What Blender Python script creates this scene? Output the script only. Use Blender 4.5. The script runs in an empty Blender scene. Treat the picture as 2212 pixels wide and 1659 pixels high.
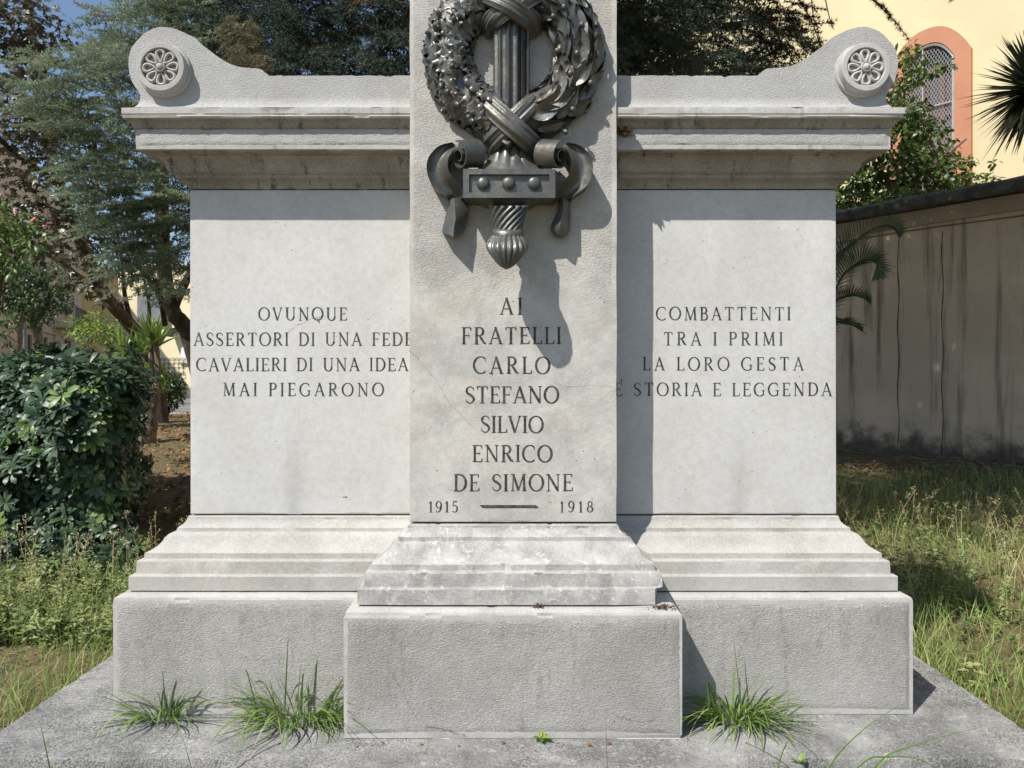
import bpy, bmesh, math, random
import numpy as np
from mathutils import Vector, Matrix, noise as mnoise

# ------------------------------------------------------------------ camera, world, sun, exposure
scene = bpy.context.scene
COL = scene.collection
F = 1664.0            # focal length in picture units (picture 2212 wide)
CX, CY, CZ = 1108.5, 829.5, 1.40
cam_data = bpy.data.cameras.new("camera")
cam = bpy.data.objects.new("camera", cam_data)
COL.objects.link(cam)
cam.location = (0, 0, CZ)
cam.rotation_euler = (math.radians(90), 0, 0)
cam_data.sensor_width = 36.0
cam_data.lens = 36.0 * F / 2212.0
cam_data.shift_x = -2.5 / 2212.0
cam_data.clip_start = 0.05
cam_data.clip_end = 2000
scene.camera = cam

SUN_EL = math.radians(50.9)
SX, SY = -0.665, -0.747          # horizontal direction towards the sun
world = bpy.data.worlds.new("World")
scene.world = world
world.use_nodes = True
wn = world.node_tree
wn.nodes.clear()
sky = wn.nodes.new("ShaderNodeTexSky")
sky.sky_type = 'NISHITA'
sky.sun_disc = False
sky.sun_elevation = SUN_EL
sky.sun_rotation = math.atan2(SX, SY)
sky.air_density = 1.0
sky.dust_density = 0.6
sky.ozone_density = 1.2
bg = wn.nodes.new("ShaderNodeBackground")
bg.inputs[1].default_value = 0.10
wo = wn.nodes.new("ShaderNodeOutputWorld")
wn.links.new(sky.outputs[0], bg.inputs[0])
wn.links.new(bg.outputs[0], wo.inputs[0])

sun_data = bpy.data.lights.new("sun", 'SUN')
sun_data.energy = 4.2
sun_data.angle = math.radians(0.5)
sun_data.color = (1.0, 0.955, 0.885)
sun = bpy.data.objects.new("sun", sun_data)
COL.objects.link(sun)
ce = math.cos(SUN_EL)
to_sun = Vector((SX * ce, SY * ce, math.sin(SUN_EL)))
sun.rotation_euler = to_sun.to_track_quat('Z', 'Y').to_euler()
sun.location = to_sun * 30

scene.view_settings.view_transform = 'Standard'
scene.view_settings.look = 'None'
scene.view_settings.exposure = 0.50
scene.view_settings.gamma = 1.0
scene.render.engine = 'CYCLES'
scene.cycles.max_bounces = 8
scene.cycles.transparent_max_bounces = 8

rnd = random.Random(11)
npr = np.random.default_rng(7)

# ------------------------------------------------------------------ helpers
def at(x, y, Y):
    """real-world point for a measured picture position at depth Y"""
    return Vector(((x - CX) * Y / F, Y, CZ - (y - CY) * Y / F))

def ground_z(Y):
    return min(max(Y - 3.0, 0.0) * 0.07, 0.77)

def tag(o, label=None, cat=None, group=None, kind=None):
    if label: o["label"] = label
    if cat: o["category"] = cat
    if group: o["group"] = group
    if kind: o["kind"] = kind
    return o

def thing(name, label, cat, loc=(0, 0, 0), group=None):
    o = bpy.data.objects.new(name, None)
    o.empty_display_size = 0.1
    o.location = loc
    COL.objects.link(o)
    return tag(o, label, cat, group)

def link(name, me, mats, parent=None):
    if not isinstance(mats, (list, tuple)):
        mats = [mats]
    for m in mats:
        me.materials.append(m)
    o = bpy.data.objects.new(name, me)
    COL.objects.link(o)
    if parent is not None:
        o.parent = parent
        o.matrix_parent_inverse = Matrix.Translation(-world_loc(parent))
    return o

def world_loc(o):
    v = Vector(o.location)
    p = o.parent
    while p is not None:
        if o.matrix_parent_inverse != Matrix.Identity(4):
            v = v + o.matrix_parent_inverse.translation
        v = v + Vector(p.location)
        o, p = p, p.parent
    return v

def smooth(me, ang=35):
    me.polygons.foreach_set("use_smooth", [True] * len(me.polygons))
    me.set_sharp_from_angle(angle=math.radians(ang))

class MB:
    """collects faces for ONE mesh"""
    def __init__(self):
        self.v, self.f, self.m = [], [], []
    def add(self, vs, fs, mi=0):
        b = len(self.v)
        self.v.extend([tuple(p) for p in vs])
        for f in fs:
            self.f.append([b + i for i in f])
            self.m.append(mi)
    def box(self, x0, x1, y0, y1, z0, z1, mi=0):
        vs = [(x0, y0, z0), (x1, y0, z0), (x1, y1, z0), (x0, y1, z0), (x0, y0, z1), (x1, y0, z1), (x1, y1, z1), (x0, y1, z1)]
        self.add(vs, [(0, 3, 2, 1), (4, 5, 6, 7), (0, 1, 5, 4), (1, 2, 6, 5), (2, 3, 7, 6), (3, 0, 4, 7)], mi)
    def obox(self, p, ux, uy, uz, mi=0):
        """oriented box from corner p and three edge vectors"""
        p, ux, uy, uz = map(Vector, (p, ux, uy, uz))
        vs = [p, p + ux, p + ux + uy, p + uy]
        vs += [q + uz for q in vs]
        self.add(vs, [(0, 3, 2, 1), (4, 5, 6, 7), (0, 1, 5, 4), (1, 2, 6, 5), (2, 3, 7, 6), (3, 0, 4, 7)], mi)
    def grid(self, rows, mi=0, close=False):
        """rows: list of equal-length point lists"""
        n = len(rows[0])
        vs = [p for r in rows for p in r]
        fs = []
        for i in range(len(rows) - 1):
            for j in range(n if close else n - 1):
                k = (j + 1) % n
                fs.append((i * n + j, i * n + k, (i + 1) * n + k, (i + 1) * n + j))
        self.add(vs, fs, mi)
    def tube(self, pts, rads, sides=7, mi=0, cap=True):
        pts = [Vector(p) for p in pts]
        rows = []
        up = Vector((0.13, 0.2, 0.97)).normalized()
        for i, p in enumerate(pts):
            d = (pts[min(i + 1, len(pts) - 1)] - pts[max(i - 1, 0)]).normalized()
            a = d.cross(up)
            if a.length < 1e-3:
                a = d.cross(Vector((1, 0, 0)))
            a.normalize()
            b = d.cross(a)
            r = rads[i] if isinstance(rads, (list, tuple)) else rads
            rows.append([p + (a * math.cos(t) + b * math.sin(t)) * r for t in [2 * math.pi * k / sides for k in range(sides)]])
        base = len(self.v)
        self.grid(rows, mi, close=True)
        if cap:
            self.f.append([base + k for k in range(sides)]); self.m.append(mi)
            self.f.append([base + (len(rows) - 1) * sides + k for k in reversed(range(sides))]); self.m.append(mi)
    def build(self, name, mats, parent=None, ang=None, recalc=True):
        me = bpy.data.meshes.new(name)
        me.from_pydata(self.v, [], self.f)
        me.polygons.foreach_set("material_index", self.m)
        if recalc:
            bm = bmesh.new(); bm.from_mesh(me)
            bmesh.ops.recalc_face_normals(bm, faces=bm.faces)
            bm.to_mesh(me); bm.free()
        if ang is not None:
            smooth(me, ang)
        me.update()
        return link(name, me, mats, parent)

def big_mesh(name, V, Fc, mats, parent=None, var=None, shade=False, mi=None):
    """V (n,3) float, Fc (m,k) int arrays"""
    me = bpy.data.meshes.new(name)
    m, k = Fc.shape
    me.vertices.add(len(V)); me.loops.add(m * k); me.polygons.add(m)
    me.vertices.foreach_set("co", np.ascontiguousarray(V, dtype=np.float32).ravel())
    me.polygons.foreach_set("loop_start", np.arange(0, m * k, k, dtype=np.int32))
    me.loops.foreach_set("vertex_index", np.ascontiguousarray(Fc, dtype=np.int32).ravel())
    if mi is not None:
        me.polygons.foreach_set("material_index", np.asarray(mi, dtype=np.int32))
    if shade:
        me.polygons.foreach_set("use_smooth", np.ones(m, dtype=bool))
    me.update(calc_edges=True)
    if var is not None:
        a = me.attributes.new("var", 'FLOAT', 'FACE')
        a.data.foreach_set("value", np.asarray(var, dtype=np.float32))
    return link(name, me, mats, parent)

def basis(d, n):
    d = d / np.maximum(np.linalg.norm(d, axis=1, keepdims=True), 1e-9)
    y = np.cross(n, d)
    y /= np.maximum(np.linalg.norm(y, axis=1, keepdims=True), 1e-9)
    z = np.cross(d, y)
    return np.stack([d, y, z], axis=2)      # columns

def scatter(tv, tf, R, T, S):
    """copies of one template -> V, F ; S (N,) or (N,3)"""
    N, n = len(T), len(tv)
    S = np.asarray(S)
    if S.ndim == 1:
        S = np.repeat(S[:, None], 3, axis=1)
    P = tv[None] * S[:, None, :]
    V = np.einsum('nij,nkj->nki', R, P) + T[:, None, :]
    Fc = tf[None] + (np.arange(N) * n)[:, None, None]
    return V.reshape(-1, 3), Fc.reshape(-1, tf.shape[1])

def join(parts):
    """list of (V,F,var) -> one"""
    Vs, Fs, vs, b = [], [], [], 0
    for V, Fc, var in parts:
        Vs.append(V); Fs.append(Fc + b); vs.append(var); b += len(V)
    return np.concatenate(Vs), np.concatenate(Fs), np.concatenate(vs)

def rand_dirs(N):
    a = npr.normal(size=(N, 3))
    return a / np.linalg.norm(a, axis=1, keepdims=True)

# ------------------------------------------------------------------ materials
class NT:
    def __init__(self, name):
        self.mat = bpy.data.materials.new(name)
        self.mat.use_nodes = True
        self.t = self.mat.node_tree
        self.t.nodes.clear()
        self.out = self.t.nodes.new("ShaderNodeOutputMaterial")
        self._pos = None
    def n(self, kind, **kw):
        nd = self.t.nodes.new(kind)
        for k, v in kw.items():
            setattr(nd, k, v)
        return nd
    def l(self, a, b):
        self.t.links.new(a, b)
    def pos(self, scale=(1, 1, 1)):
        if self._pos is None:
            self._pos = self.n("ShaderNodeNewGeometry").outputs["Position"]
        if scale == (1, 1, 1):
            return self._pos
        m = self.n("ShaderNodeMapping")
        m.inputs["Scale"].default_value = scale
        self.l(self._pos, m.inputs["Vector"])
        return m.outputs[0]
    def noise(self, scale, detail=4, rough=0.55, mapping=(1, 1, 1), dist=0.0):
        nd = self.n("ShaderNodeTexNoise")
        nd.inputs["Scale"].default_value = scale
        nd.inputs["Detail"].default_value = detail
        nd.inputs["Roughness"].default_value = rough
        nd.inputs["Distortion"].default_value = dist
        self.l(self.pos(mapping), nd.inputs["Vector"])
        return nd.outputs["Fac"]
    def ramp(self, fac, a, b, ca=0.0, cb=1.0):
        nd = self.n("ShaderNodeMapRange")
        nd.inputs[1].default_value = a; nd.inputs[2].default_value = b
        nd.inputs[3].default_value = ca; nd.inputs[4].default_value = cb
        nd.interpolation_type = 'SMOOTHSTEP'
        self.l(fac, nd.inputs[0])
        return nd.outputs[0]
    def mix(self, fac, a, b, mode='MIX'):
        nd = self.n("ShaderNodeMix", data_type='RGBA', blend_type=mode)
        for sock, v in ((nd.inputs[0], fac), (nd.inputs[6], a), (nd.inputs[7], b)):
            if isinstance(v, (int, float)):
                sock.default_value = v
            elif isinstance(v, tuple):
                sock.default_value = (*v, 1) if len(v) == 3 else v
            else:
                self.l(v, sock)
        return nd.outputs[2]
    def math(self, op, a, b=0.0):
        nd = self.n("ShaderNodeMath", operation=op)
        for sock, v in ((nd.inputs[0], a), (nd.inputs[1], b)):
            if isinstance(v, (int, float)):
                sock.default_value = v
            else:
                self.l(v, sock)
        return nd.outputs[0]
    def bump(self, h, strength, dist, prev=None):
        nd = self.n("ShaderNodeBump")
        nd.inputs["Strength"].default_value = strength
        nd.inputs["Distance"].default_value = dist
        self.l(h, nd.inputs["Height"])
        if prev is not None:
            self.l(prev, nd.inputs["Normal"])
        return nd.outputs[0]
    def finish(self, color, rough=0.8, normal=None, metallic=0.0, spec=0.5, trans=0.0):
        p = self.n("ShaderNodeBsdfPrincipled")
        for sock, v in ((p.inputs["Base Color"], color), (p.inputs["Roughness"], rough), (p.inputs["Metallic"], metallic), (p.inputs["Specular IOR Level"], spec)):
            if isinstance(v, tuple):
                sock.default_value = (*v, 1)
            elif isinstance(v, (int, float)):
                sock.default_value = v
            else:
                self.l(v, sock)
        if normal is not None:
            self.l(normal, p.inputs["Normal"])
        sh = p.outputs[0]
        if trans > 0:
            tr = self.n("ShaderNodeBsdfTranslucent")
            if isinstance(color, tuple):
                tr.inputs[0].default_value = (*color, 1)
            else:
                self.l(color, tr.inputs[0])
            mx = self.n("ShaderNodeMixShader")
            mx.inputs[0].default_value = trans
            self.l(sh, mx.inputs[1]); self.l(tr.outputs[0], mx.inputs[2])
            sh = mx.outputs[0]
        self.l(sh, self.out.inputs[0])
        return self.mat

def stone(name, c1, c2, patch=3.0, tool=0.0, lichen=0.0, speck=0.0, streak=0.0, grain=0.25, warm=0.0, pits=0.0, fade=None):
    k = NT(name)
    col = k.mix(k.ramp(k.noise(patch, 8, 0.62, dist=0.4), 0.36, 0.66), c1, c2)
    if warm > 0:
        col = k.mix(k.math('MULTIPLY', k.ramp(k.noise(2.1, 5, 0.6, (1, 1, 1.6)), 0.5, 0.72), warm), col, (0.50, 0.37, 0.25))
    col = k.mix(k.ramp(k.noise(38, 5, 0.7), 0.3, 0.75, 0.0, 0.22), col, (0.22, 0.21, 0.19))
    col = k.mix(k.ramp(k.noise(130, 3, 0.6), 0.35, 0.7, 0.0, 0.18), col, (0.75, 0.72, 0.66))
    if lichen > 0:
        f = k.ramp(k.noise(44, 7, 0.74, dist=0.3), 0.53, 0.66)
        f = k.math('MULTIPLY', f, k.ramp(k.noise(6.5, 4), 0.36, 0.64, 0.15, 1.0))
        col = k.mix(k.math('MULTIPLY', f, lichen), col, (0.66, 0.66, 0.63))
    if speck > 0:
        f = k.ramp(k.noise(150, 5, 0.8), 0.46, 0.56)
        f = k.math('MULTIPLY', f, k.ramp(k.noise(3.2, 6, 0.7, dist=0.5), 0.36, 0.60, 0.2, 1.0))
        col = k.mix(k.math('MULTIPLY', f, speck), col, (0.075, 0.077, 0.08))
        f = k.ramp(k.noise(115, 6, 0.8), 0.60, 0.68)
        col = k.mix(k.math('MULTIPLY', f, 0.8), col, (0.58, 0.57, 0.54))
    if streak > 0:
        f = k.ramp(k.noise(9, 6, 0.6, (2.2, 1, 0.35), 0.3), 0.53, 0.68)
        f = k.math('MULTIPLY', f, k.ramp(k.noise(55, 4, 0.7), 0.35, 0.6))
        col = k.mix(k.math('MULTIPLY', f, streak), col, (0.09, 0.085, 0.075))
    nm = k.bump(k.noise(150, 4, 0.7), grain, 0.004)
    nm = k.bump(k.noise(22, 5, 0.6), grain * 0.8, 0.01, nm)
    if tool > 0:
        h = k.noise(185, 4, 0.65, (0.6, 0.6, 1.25), 0.25)
        h = k.ramp(h, 0.32, 0.68)
        if fade:
            sx = k.n("ShaderNodeSeparateXYZ"); k.l(k.pos(), sx.inputs[0])
            zz_ = k.math('ADD', sx.outputs[2], k.math('MULTIPLY', k.noise(6, 4), 0.25))
            mk = k.math('MULTIPLY', k.ramp(zz_, fade[0], fade[1]), k.ramp(k.math('ABSOLUTE', sx.outputs[0]), fade[2] - 0.004, fade[2] + 0.004, 1.0, 0.0))
            h = k.math('ADD', k.math('MULTIPLY', k.math('SUBTRACT', h, 1.0), mk), 1.0)
        nm = k.bump(h, tool, 0.0035, nm)
        h2 = k.ramp(k.noise(330, 2, 0.5, (0.7, 0.7, 1.3)), 0.3, 0.7)
        if fade: h2 = k.math('MULTIPLY', h2, mk)
        nm = k.bump(h2, tool * 0.6, 0.002, nm)
        col = k.mix(k.ramp(h, 0.0, 0.35, 0.22, 0.0), col, (0.16, 0.155, 0.145))
    if pits > 0:
        vf = k.n("ShaderNodeTexVoronoi"); vf.inputs["Scale"].default_value = 28
        k.l(k.pos(), vf.inputs["Vector"])
        f = k.math('MULTIPLY', k.ramp(vf.outputs["Distance"], 0.05, 0.11, 1.0, 0.0), k.ramp(k.noise(7, 3), 0.52, 0.6))
        col = k.mix(k.math('MULTIPLY', f, pits), col, (0.17, 0.155, 0.135))
        nm = k.bump(k.math('SUBTRACT', 1.0, f), 0.6, 0.004, nm)
    return k.finish(col, 0.85, nm, spec=0.25)

M = {}
M['panel'] = stone("pale smooth limestone", (0.565, 0.562, 0.545), (0.505, 0.498, 0.478), 2.6, grain=0.10, pits=0.5)
M['stele'] = stone("worn limestone slab", (0.53, 0.515, 0.475), (0.375, 0.365, 0.345), 5.5, tool=0.55, grain=0.28, warm=0.30, pits=0.9, lichen=0.35, fade=(1.80, 2.02, 0.375))
M['attic'] = stone("tooled grey limestone", (0.44, 0.44, 0.43), (0.385, 0.38, 0.365), 4.0, tool=0.5, grain=0.2)
M['margin'] = stone("dressed limestone margin", (0.445, 0.435, 0.412), (0.355, 0.345, 0.325), 5.0, grain=0.2, pits=0.4)
M['plinth'] = stone("tooled plinth limestone", (0.455, 0.44, 0.415), (0.345, 0.33, 0.31), 3.0, tool=0.75, grain=0.3, streak=0.28, pits=0.4)
M['wing_base'] = stone("weathered beige moulding", (0.42, 0.405, 0.38), (0.33, 0.315, 0.29), 4.0, grain=0.3, warm=0.32, lichen=0.25)
M['stele_base'] = stone("lichened grey moulding", (0.42, 0.41, 0.39), (0.26, 0.255, 0.245), 11.0, grain=0.4, lichen=0.95)
M['cornice'] = stone("stained cornice limestone", (0.43, 0.42, 0.40), (0.35, 0.335, 0.31), 3.5, grain=0.25, streak=0.5, warm=0.12)
M['soffit'] = stone("dirt and shade toned underside moulding", (0.335, 0.305, 0.265), (0.205, 0.18, 0.15), 3.0, grain=0.25, streak=1.0, warm=0.15)  # dirt stains, with underside shade also darkened into the colour
M['slab'] = stone("speckled lichen slab", (0.33, 0.325, 0.31), (0.15, 0.15, 0.147), 4.0, grain=0.8, speck=0.95, lichen=0.6)
M['joint'] = stone("dark joint mortar", (0.08, 0.075, 0.07), (0.05, 0.048, 0.045))

def paint(name, c1, c2, scale=20, rough=0.7, bump=0.1, spec=0.4, metallic=0.0):
    k = NT(name)
    col = k.mix(k.ramp(k.noise(scale, 6, 0.6), 0.35, 0.68), c1, c2)
    return k.finish(col, rough, k.bump(k.noise(scale * 4, 4), bump, 0.01), spec=spec, metallic=metallic)
M['letter'] = paint("dark lettering paint", (0.018, 0.02, 0.02), (0.085, 0.086, 0.082), 60, 0.8)

def bronze():
    k = NT("dark bronze patina")
    col = k.mix(k.ramp(k.noise(9, 6, 0.6), 0.4, 0.7), (0.120, 0.124, 0.118), (0.165, 0.150, 0.125))
    col = k.mix(k.ramp(k.noise(30, 5, 0.65), 0.58, 0.75, 0, 0.5), col, (0.14, 0.20, 0.18))
    col = k.mix(k.ramp(k.noise(70, 5, 0.65), 0.55, 0.75, 0, 0.35), col, (0.05, 0.05, 0.047))
    rg = k.ramp(k.noise(24, 5), 0.3, 0.7, 0.30, 0.54)
    nm = k.bump(k.noise(45, 4, 0.55), 0.35, 0.006)
    nm = k.bump(k.noise(240, 2, 0.5), 0.10, 0.002, nm)
    return k.finish(col, rg, nm, metallic=0.55, spec=0.4)
M['bronze'] = bronze()

def leafmat(name, c1, c2, c3=None, rough=0.45, trans=0.25, spec=0.4):
    k = NT(name)
    a = k.n("ShaderNodeAttribute"); a.attribute_name = "var"
    v = a.outputs["Fac"]
    col = k.mix(k.ramp(v, 0.0, 0.85), c1, c2)
    if c3:
        col = k.mix(k.ramp(v, 0.86, 0.97), col, c3)
    return k.finish(col, rough, None, spec=spec, trans=trans)

def bark(name, c1, c2):
    k = NT(name)
    h = k.noise(14, 7, 0.65, (1.6, 1.6, 0.35), 0.5)
    col = k.mix(k.ramp(h, 0.35, 0.65), c1, c2)
    return k.finish(col, 0.9, k.bump(h, 0.9, 0.03), spec=0.2)
M['bark'] = bark("dark bark", (0.045, 0.035, 0.028), (0.12, 0.095, 0.075))
M['bark_pale'] = bark("grey brown bark", (0.11, 0.085, 0.065), (0.26, 0.205, 0.16))
# ------------------------------------------------------------------ the memorial
ZB, WB = 2.907, 1.512          # wing plinth front, half width
ZP, WP = 3.1126, 1.3066        # wing panel front, half width
ZPL, WPL = 2.710, 0.5985       # central plinth
ZS, WS = 2.9153, 0.3933        # stele face
SLAB = 0.15
YB = ZP + 0.50                 # back of the wings

def wob(n, seed, amp):
    r = np.random.default_rng(seed)
    a = np.abs(r.normal(size=n)) * amp
    a = np.convolve(a, np.array([0.25, 0.5, 0.25]), mode='same')
    chips = r.random(n) < 0.05
    a[chips] += r.random(chips.sum()) * amp * 9
    return a

def sweep(mb, prof, W, yf, yb, seg=0.028, amp=0.0006, seed=1, mi=0, cut=None):
    """stone course: profile (outward, z) carried round left side, front, right side with mitres"""
    path = []
    nside = max(3, int((yb - yf) / 0.06)); nf = max(4, int(2 * W / seg))
    for i in range(nside):
        path.append((-W, yb + (yf - yb) * i / nside, -1, 0))
    path.append((-W, yf, -1, -1))
    for i in range(1, nf):
        path.append((-W + 2 * W * i / nf, yf, 0, -1))
    path.append((W, yf, 1, -1))
    for i in range(1, nside + 1):
        path.append((W, yf + (yb - yf) * i / nside, 1, 0))
    rows = []
    P = len(prof)
    for j, (o, z) in enumerate(prof):
        convex = 0.0
        if 0 < j < P - 1:
            a = Vector((prof[j][0] - prof[j - 1][0], prof[j][1] - prof[j - 1][1]))
            b = Vector((prof[j + 1][0] - o, prof[j + 1][1] - z))
            if a.length > 1e-6 and b.length > 1e-6:
                ang = a.angle_signed(b)
                convex = 1.0 if abs(ang) > 0.35 else (0.25 if abs(ang) > 0.06 else 0.0)
        w = wob(len(path), seed * 37 + j, amp) * convex
        row = []
        for k, (x, y, dx, dy) in enumerate(path):
            oo = o - w[k]
            if dx and dy:
                oo -= amp * 2.5 * (0.4 + rnd.random())
            q = [x + dx * oo, y + dy * oo, z - (w[k] * 0.5 if j < P - 1 else 0)]
            if cut:
                cut(q, o)
            row.append(tuple(q))
        rows.append(row)
    b = len(mb.v)
    mb.grid(rows, mi)
    n = len(path)
    mb.f.append([b + k for k in range(n)][::-1]); mb.m.append(mi)
    mb.f.append([b + (P - 1) * n + k for k in range(n)]); mb.m.append(mi)
    for j in range(P - 1):
        mb.f.append([b + j * n, b + (j + 1) * n, b + (j + 1) * n + n - 1, b + j * n + n - 1]); mb.m.append(mi)

def tooled(mb, p0, ux, uz, nrm, w, h, mi, seed, proud=0.003, nu=60, nv=24):
    """rough raised field with a wavering edge, w x h metres"""
    r = np.random.default_rng(seed)
    p0, ux, uz, nrm = Vector(p0), Vector(ux), Vector(uz), Vector(nrm)
    rows = []
    for j in range(nv + 1):
        row = []
        for i in range(nu + 1):
            e = i in (0, nu) or j in (0, nv)
            u, v = i / nu * w, j / nv * h
            if e:
                u += r.normal() * 0.0010; v += r.normal() * 0.0010
            d = -0.002 if e else proud + r.normal() * 0.0006
            row.append(p0 + ux * u + uz * v + nrm * d)
        rows.append(row)
        if j in (0, nv):
            pass
    mb.grid(rows, mi)

BASE = [(0.1671, 0.6095), (0.1671, 0.6630), (0.1640, 0.6665), (0.1475, 0.6690), (0.1460, 0.7160), (0.1430, 0.7195), (0.1265, 0.7230),
        (0.1255, 0.7440), (0.118, 0.7475), (0.103, 0.7555), (0.090, 0.7660), (0.079, 0.7790), (0.0705, 0.7935), (0.061, 0.8050), (0.051, 0.8110), (0.0415, 0.8125),
        (0.0403, 0.8265), (0.031, 0.8300), (0.0225, 0.8365), (0.0150, 0.8455), (0.0095, 0.8555), (0.0085, 0.8640), (0.004, 0.8680), (-0.02, 0.8690)]

def block_prof(o, z0, z1):
    return [(o - 0.003, z0), (o, z0 + 0.004), (o, z0 + 0.014), (o, z1 - 0.022), (o, z1 - 0.012), (o - 0.004, z1 - 0.004), (o - 0.022, z1 + 0.006), (o - 0.06, z1 + 0.008)]

memorial = thing("war_memorial", "pale limestone war memorial with engraved central stele, moulded base and two scrolled wings", "memorial", (0, ZP, SLAB))

# slab ---------------------------------------------------------------
def slab_part():
    mb = MB()
    z1 = SLAB
    HW, HP = 1.86, 0.915
    yf, yc, yb = 2.566, 2.36, YB + 0.35
    outline = [(-HW, yb), (-HW, yf), (-HP - 0.06, yf), (-HP, yc), (HP, yc), (HP + 0.06, yf), (HW, yf), (HW, yb)]
    pts = []
    for i in range(len(outline)):
        a, b = Vector(outline[i]), Vector(outline[(i + 1) % len(outline)])
        n = max(1, int((b - a).length / 0.03))
        for k in range(n):
            pts.append(a.lerp(b, k / n))
    c = Vector((0, 3.1))
    r = np.random.default_rng(5)
    def ring(inset, z, jit):
        out = []
        for k, p in enumerate(pts):
            d = (c - p).normalized()
            j = abs(r.normal()) * jit + (r.random() * 0.012 if r.random() < 0.07 else 0)
            q = p + d * (inset + j)
            out.append((q.x, q.y, z + (r.normal() * jit * 0.3)))
        return out
    rows = [ring(0.0, -0.12, 0.0), ring(0.0, z1 - 0.05, 0.003), ring(0.0, z1 - 0.012, 0.004), ring(0.008, z1 - 0.001, 0.003), ring(0.03, z1, 0.0)]
    rows[-1] = [(x, y, z1) for x, y, z in rows[-1]]
    mb.grid(rows, 0, close=True)
    b = len(mb.v)
    mb.add(rows[-1], [tuple(range(len(pts)))], 0)
    o = mb.build("ground_slab", M['slab'], memorial, 40)
    return o
slab = slab_part()
for s in (-1, 1):  # open joints between the slab stones
    mb = MB()
    jag = []
    pts = [(s * (0.915 + 0.03), 2.40), (s * 0.90, 2.50), (s * 0.865, 2.60), (s * 0.80, 2.70)]
    rr = random.Random(4 + s)
    fine = []
    for a, b in zip(pts[:-1], pts[1:]):
        for k in range(6):
            t = k / 6
            fine.append(Vector((a[0] + (b[0] - a[0]) * t + rr.uniform(-.004, .004), a[1] + (b[1] - a[1]) * t, SLAB + 0.0025)))
    rows = [[p - Vector((0.0012 + rr.random() * .0022, 0, 0)), p + Vector((0.0012 + rr.random() * .0022, 0, 0))] for p in fine]
    mb.grid(rows)
    mb.build("slab_joint", M['joint'], slab)

# wing plinth --------------------------------------------------------
mb = MB()
sweep(mb, block_prof(WB - WP, SLAB, 0.597), WP, ZP, YB, seed=3, amp=0.0009)
for s in (-1, 1):
    x0 = -WB + 0.016 if s < 0 else WPL - 0.03
    w = WB - 0.016 - WPL + 0.03
    tooled(mb, (x0, ZB, SLAB + 0.02), (1, 0, 0), (0, 0, 1), (0, -1, 0), w, 0.405, 1, 20 + s)
    ys = ZB + 0.016
    tooled(mb, (s * WB, ys, SLAB + 0.02), (0, 1, 0), (0, 0, 1), (s, 0, 0), YB - ys - 0.02, 0.405, 1, 30 + s, nu=30)
wing_plinth = mb.build("wing_plinth", [M['margin'], M['plinth']], memorial, 18)

mb = MB()
sweep(mb, BASE, WP, ZP, YB, seed=4)
mb.build("wing_base_moulding", M['wing_base'], memorial, 32)

# wing panels --------------------------------------------------------
mb = MB()
sweep(mb, [(-0.004, 0.8735), (0, 0.8775), (0, 0.884), (0, 1.3), (0, 1.75), (0, 2.173), (0, 2.180), (-0.004, 2.1845)], WP, ZP, YB, seed=5, amp=0.0009)
mb.box(-WP + 0.03, WP - 0.03, ZP + 0.03, YB - 0.03, 0.30, 2.60, 1)
wing_panel = mb.build("wing_panel", [M['panel'], M['joint']], memorial, 35)

# cornice ------------------------------------------------------------
CORN = [(-0.03, 2.1885), (0.004, 2.1885), (0.0055, 2.1960), (0.0085, 2.2050), (0.0170, 2.2135), (0.0300, 2.2190), (0.0435, 2.2225), (0.0445, 2.2355),
        (0.0535, 2.2375), (0.0625, 2.2430), (0.0665, 2.2540), (0.0710, 2.2680), (0.0800, 2.2810), (0.0930, 2.2905), (0.1010, 2.2940), (0.1020, 2.2990),
        (0.1170, 2.3000), (0.1200, 2.3035), (0.1440, 2.3020), (0.1478, 2.3045), (0.1485, 2.3780), (0.1475, 2.3810), (0.1530, 2.3840), (0.1575, 2.3900), (0.1610, 2.3980),
        (0.1680, 2.4060), (0.1765, 2.4105), (0.1840, 2.4135), (0.1865, 2.4180), (0.1858, 2.4235), (0.1815, 2.4255), (0.1815, 2.4275), (0.1850, 2.4290), (0.1855, 2.4505), (0.1845, 2.4525), (0.10, 2.4530)]
mb = MB()
sweep(mb, CORN, WP, ZP, YB, seed=6, amp=0.0007)
for s in (-1, 1):      # tooled band on the drip face
    x0 = -WP - 0.1485 + 0.012 if s < 0 else WS - 0.02
    tooled(mb, (x0, ZP - 0.1485, 2.318), (1, 0, 0), (0, 0, 1), (0, -1, 0), WP + 0.1485 - 0.012 - WS + 0.02, 0.055, 1, 41 + s, proud=0.002, nv=6)
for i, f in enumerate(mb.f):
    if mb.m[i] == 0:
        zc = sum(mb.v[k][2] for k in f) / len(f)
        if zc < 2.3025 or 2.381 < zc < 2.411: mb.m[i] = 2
mb.build("cornice", [M['cornice'], M['attic'], M['soffit']], memorial, 30)

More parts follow.
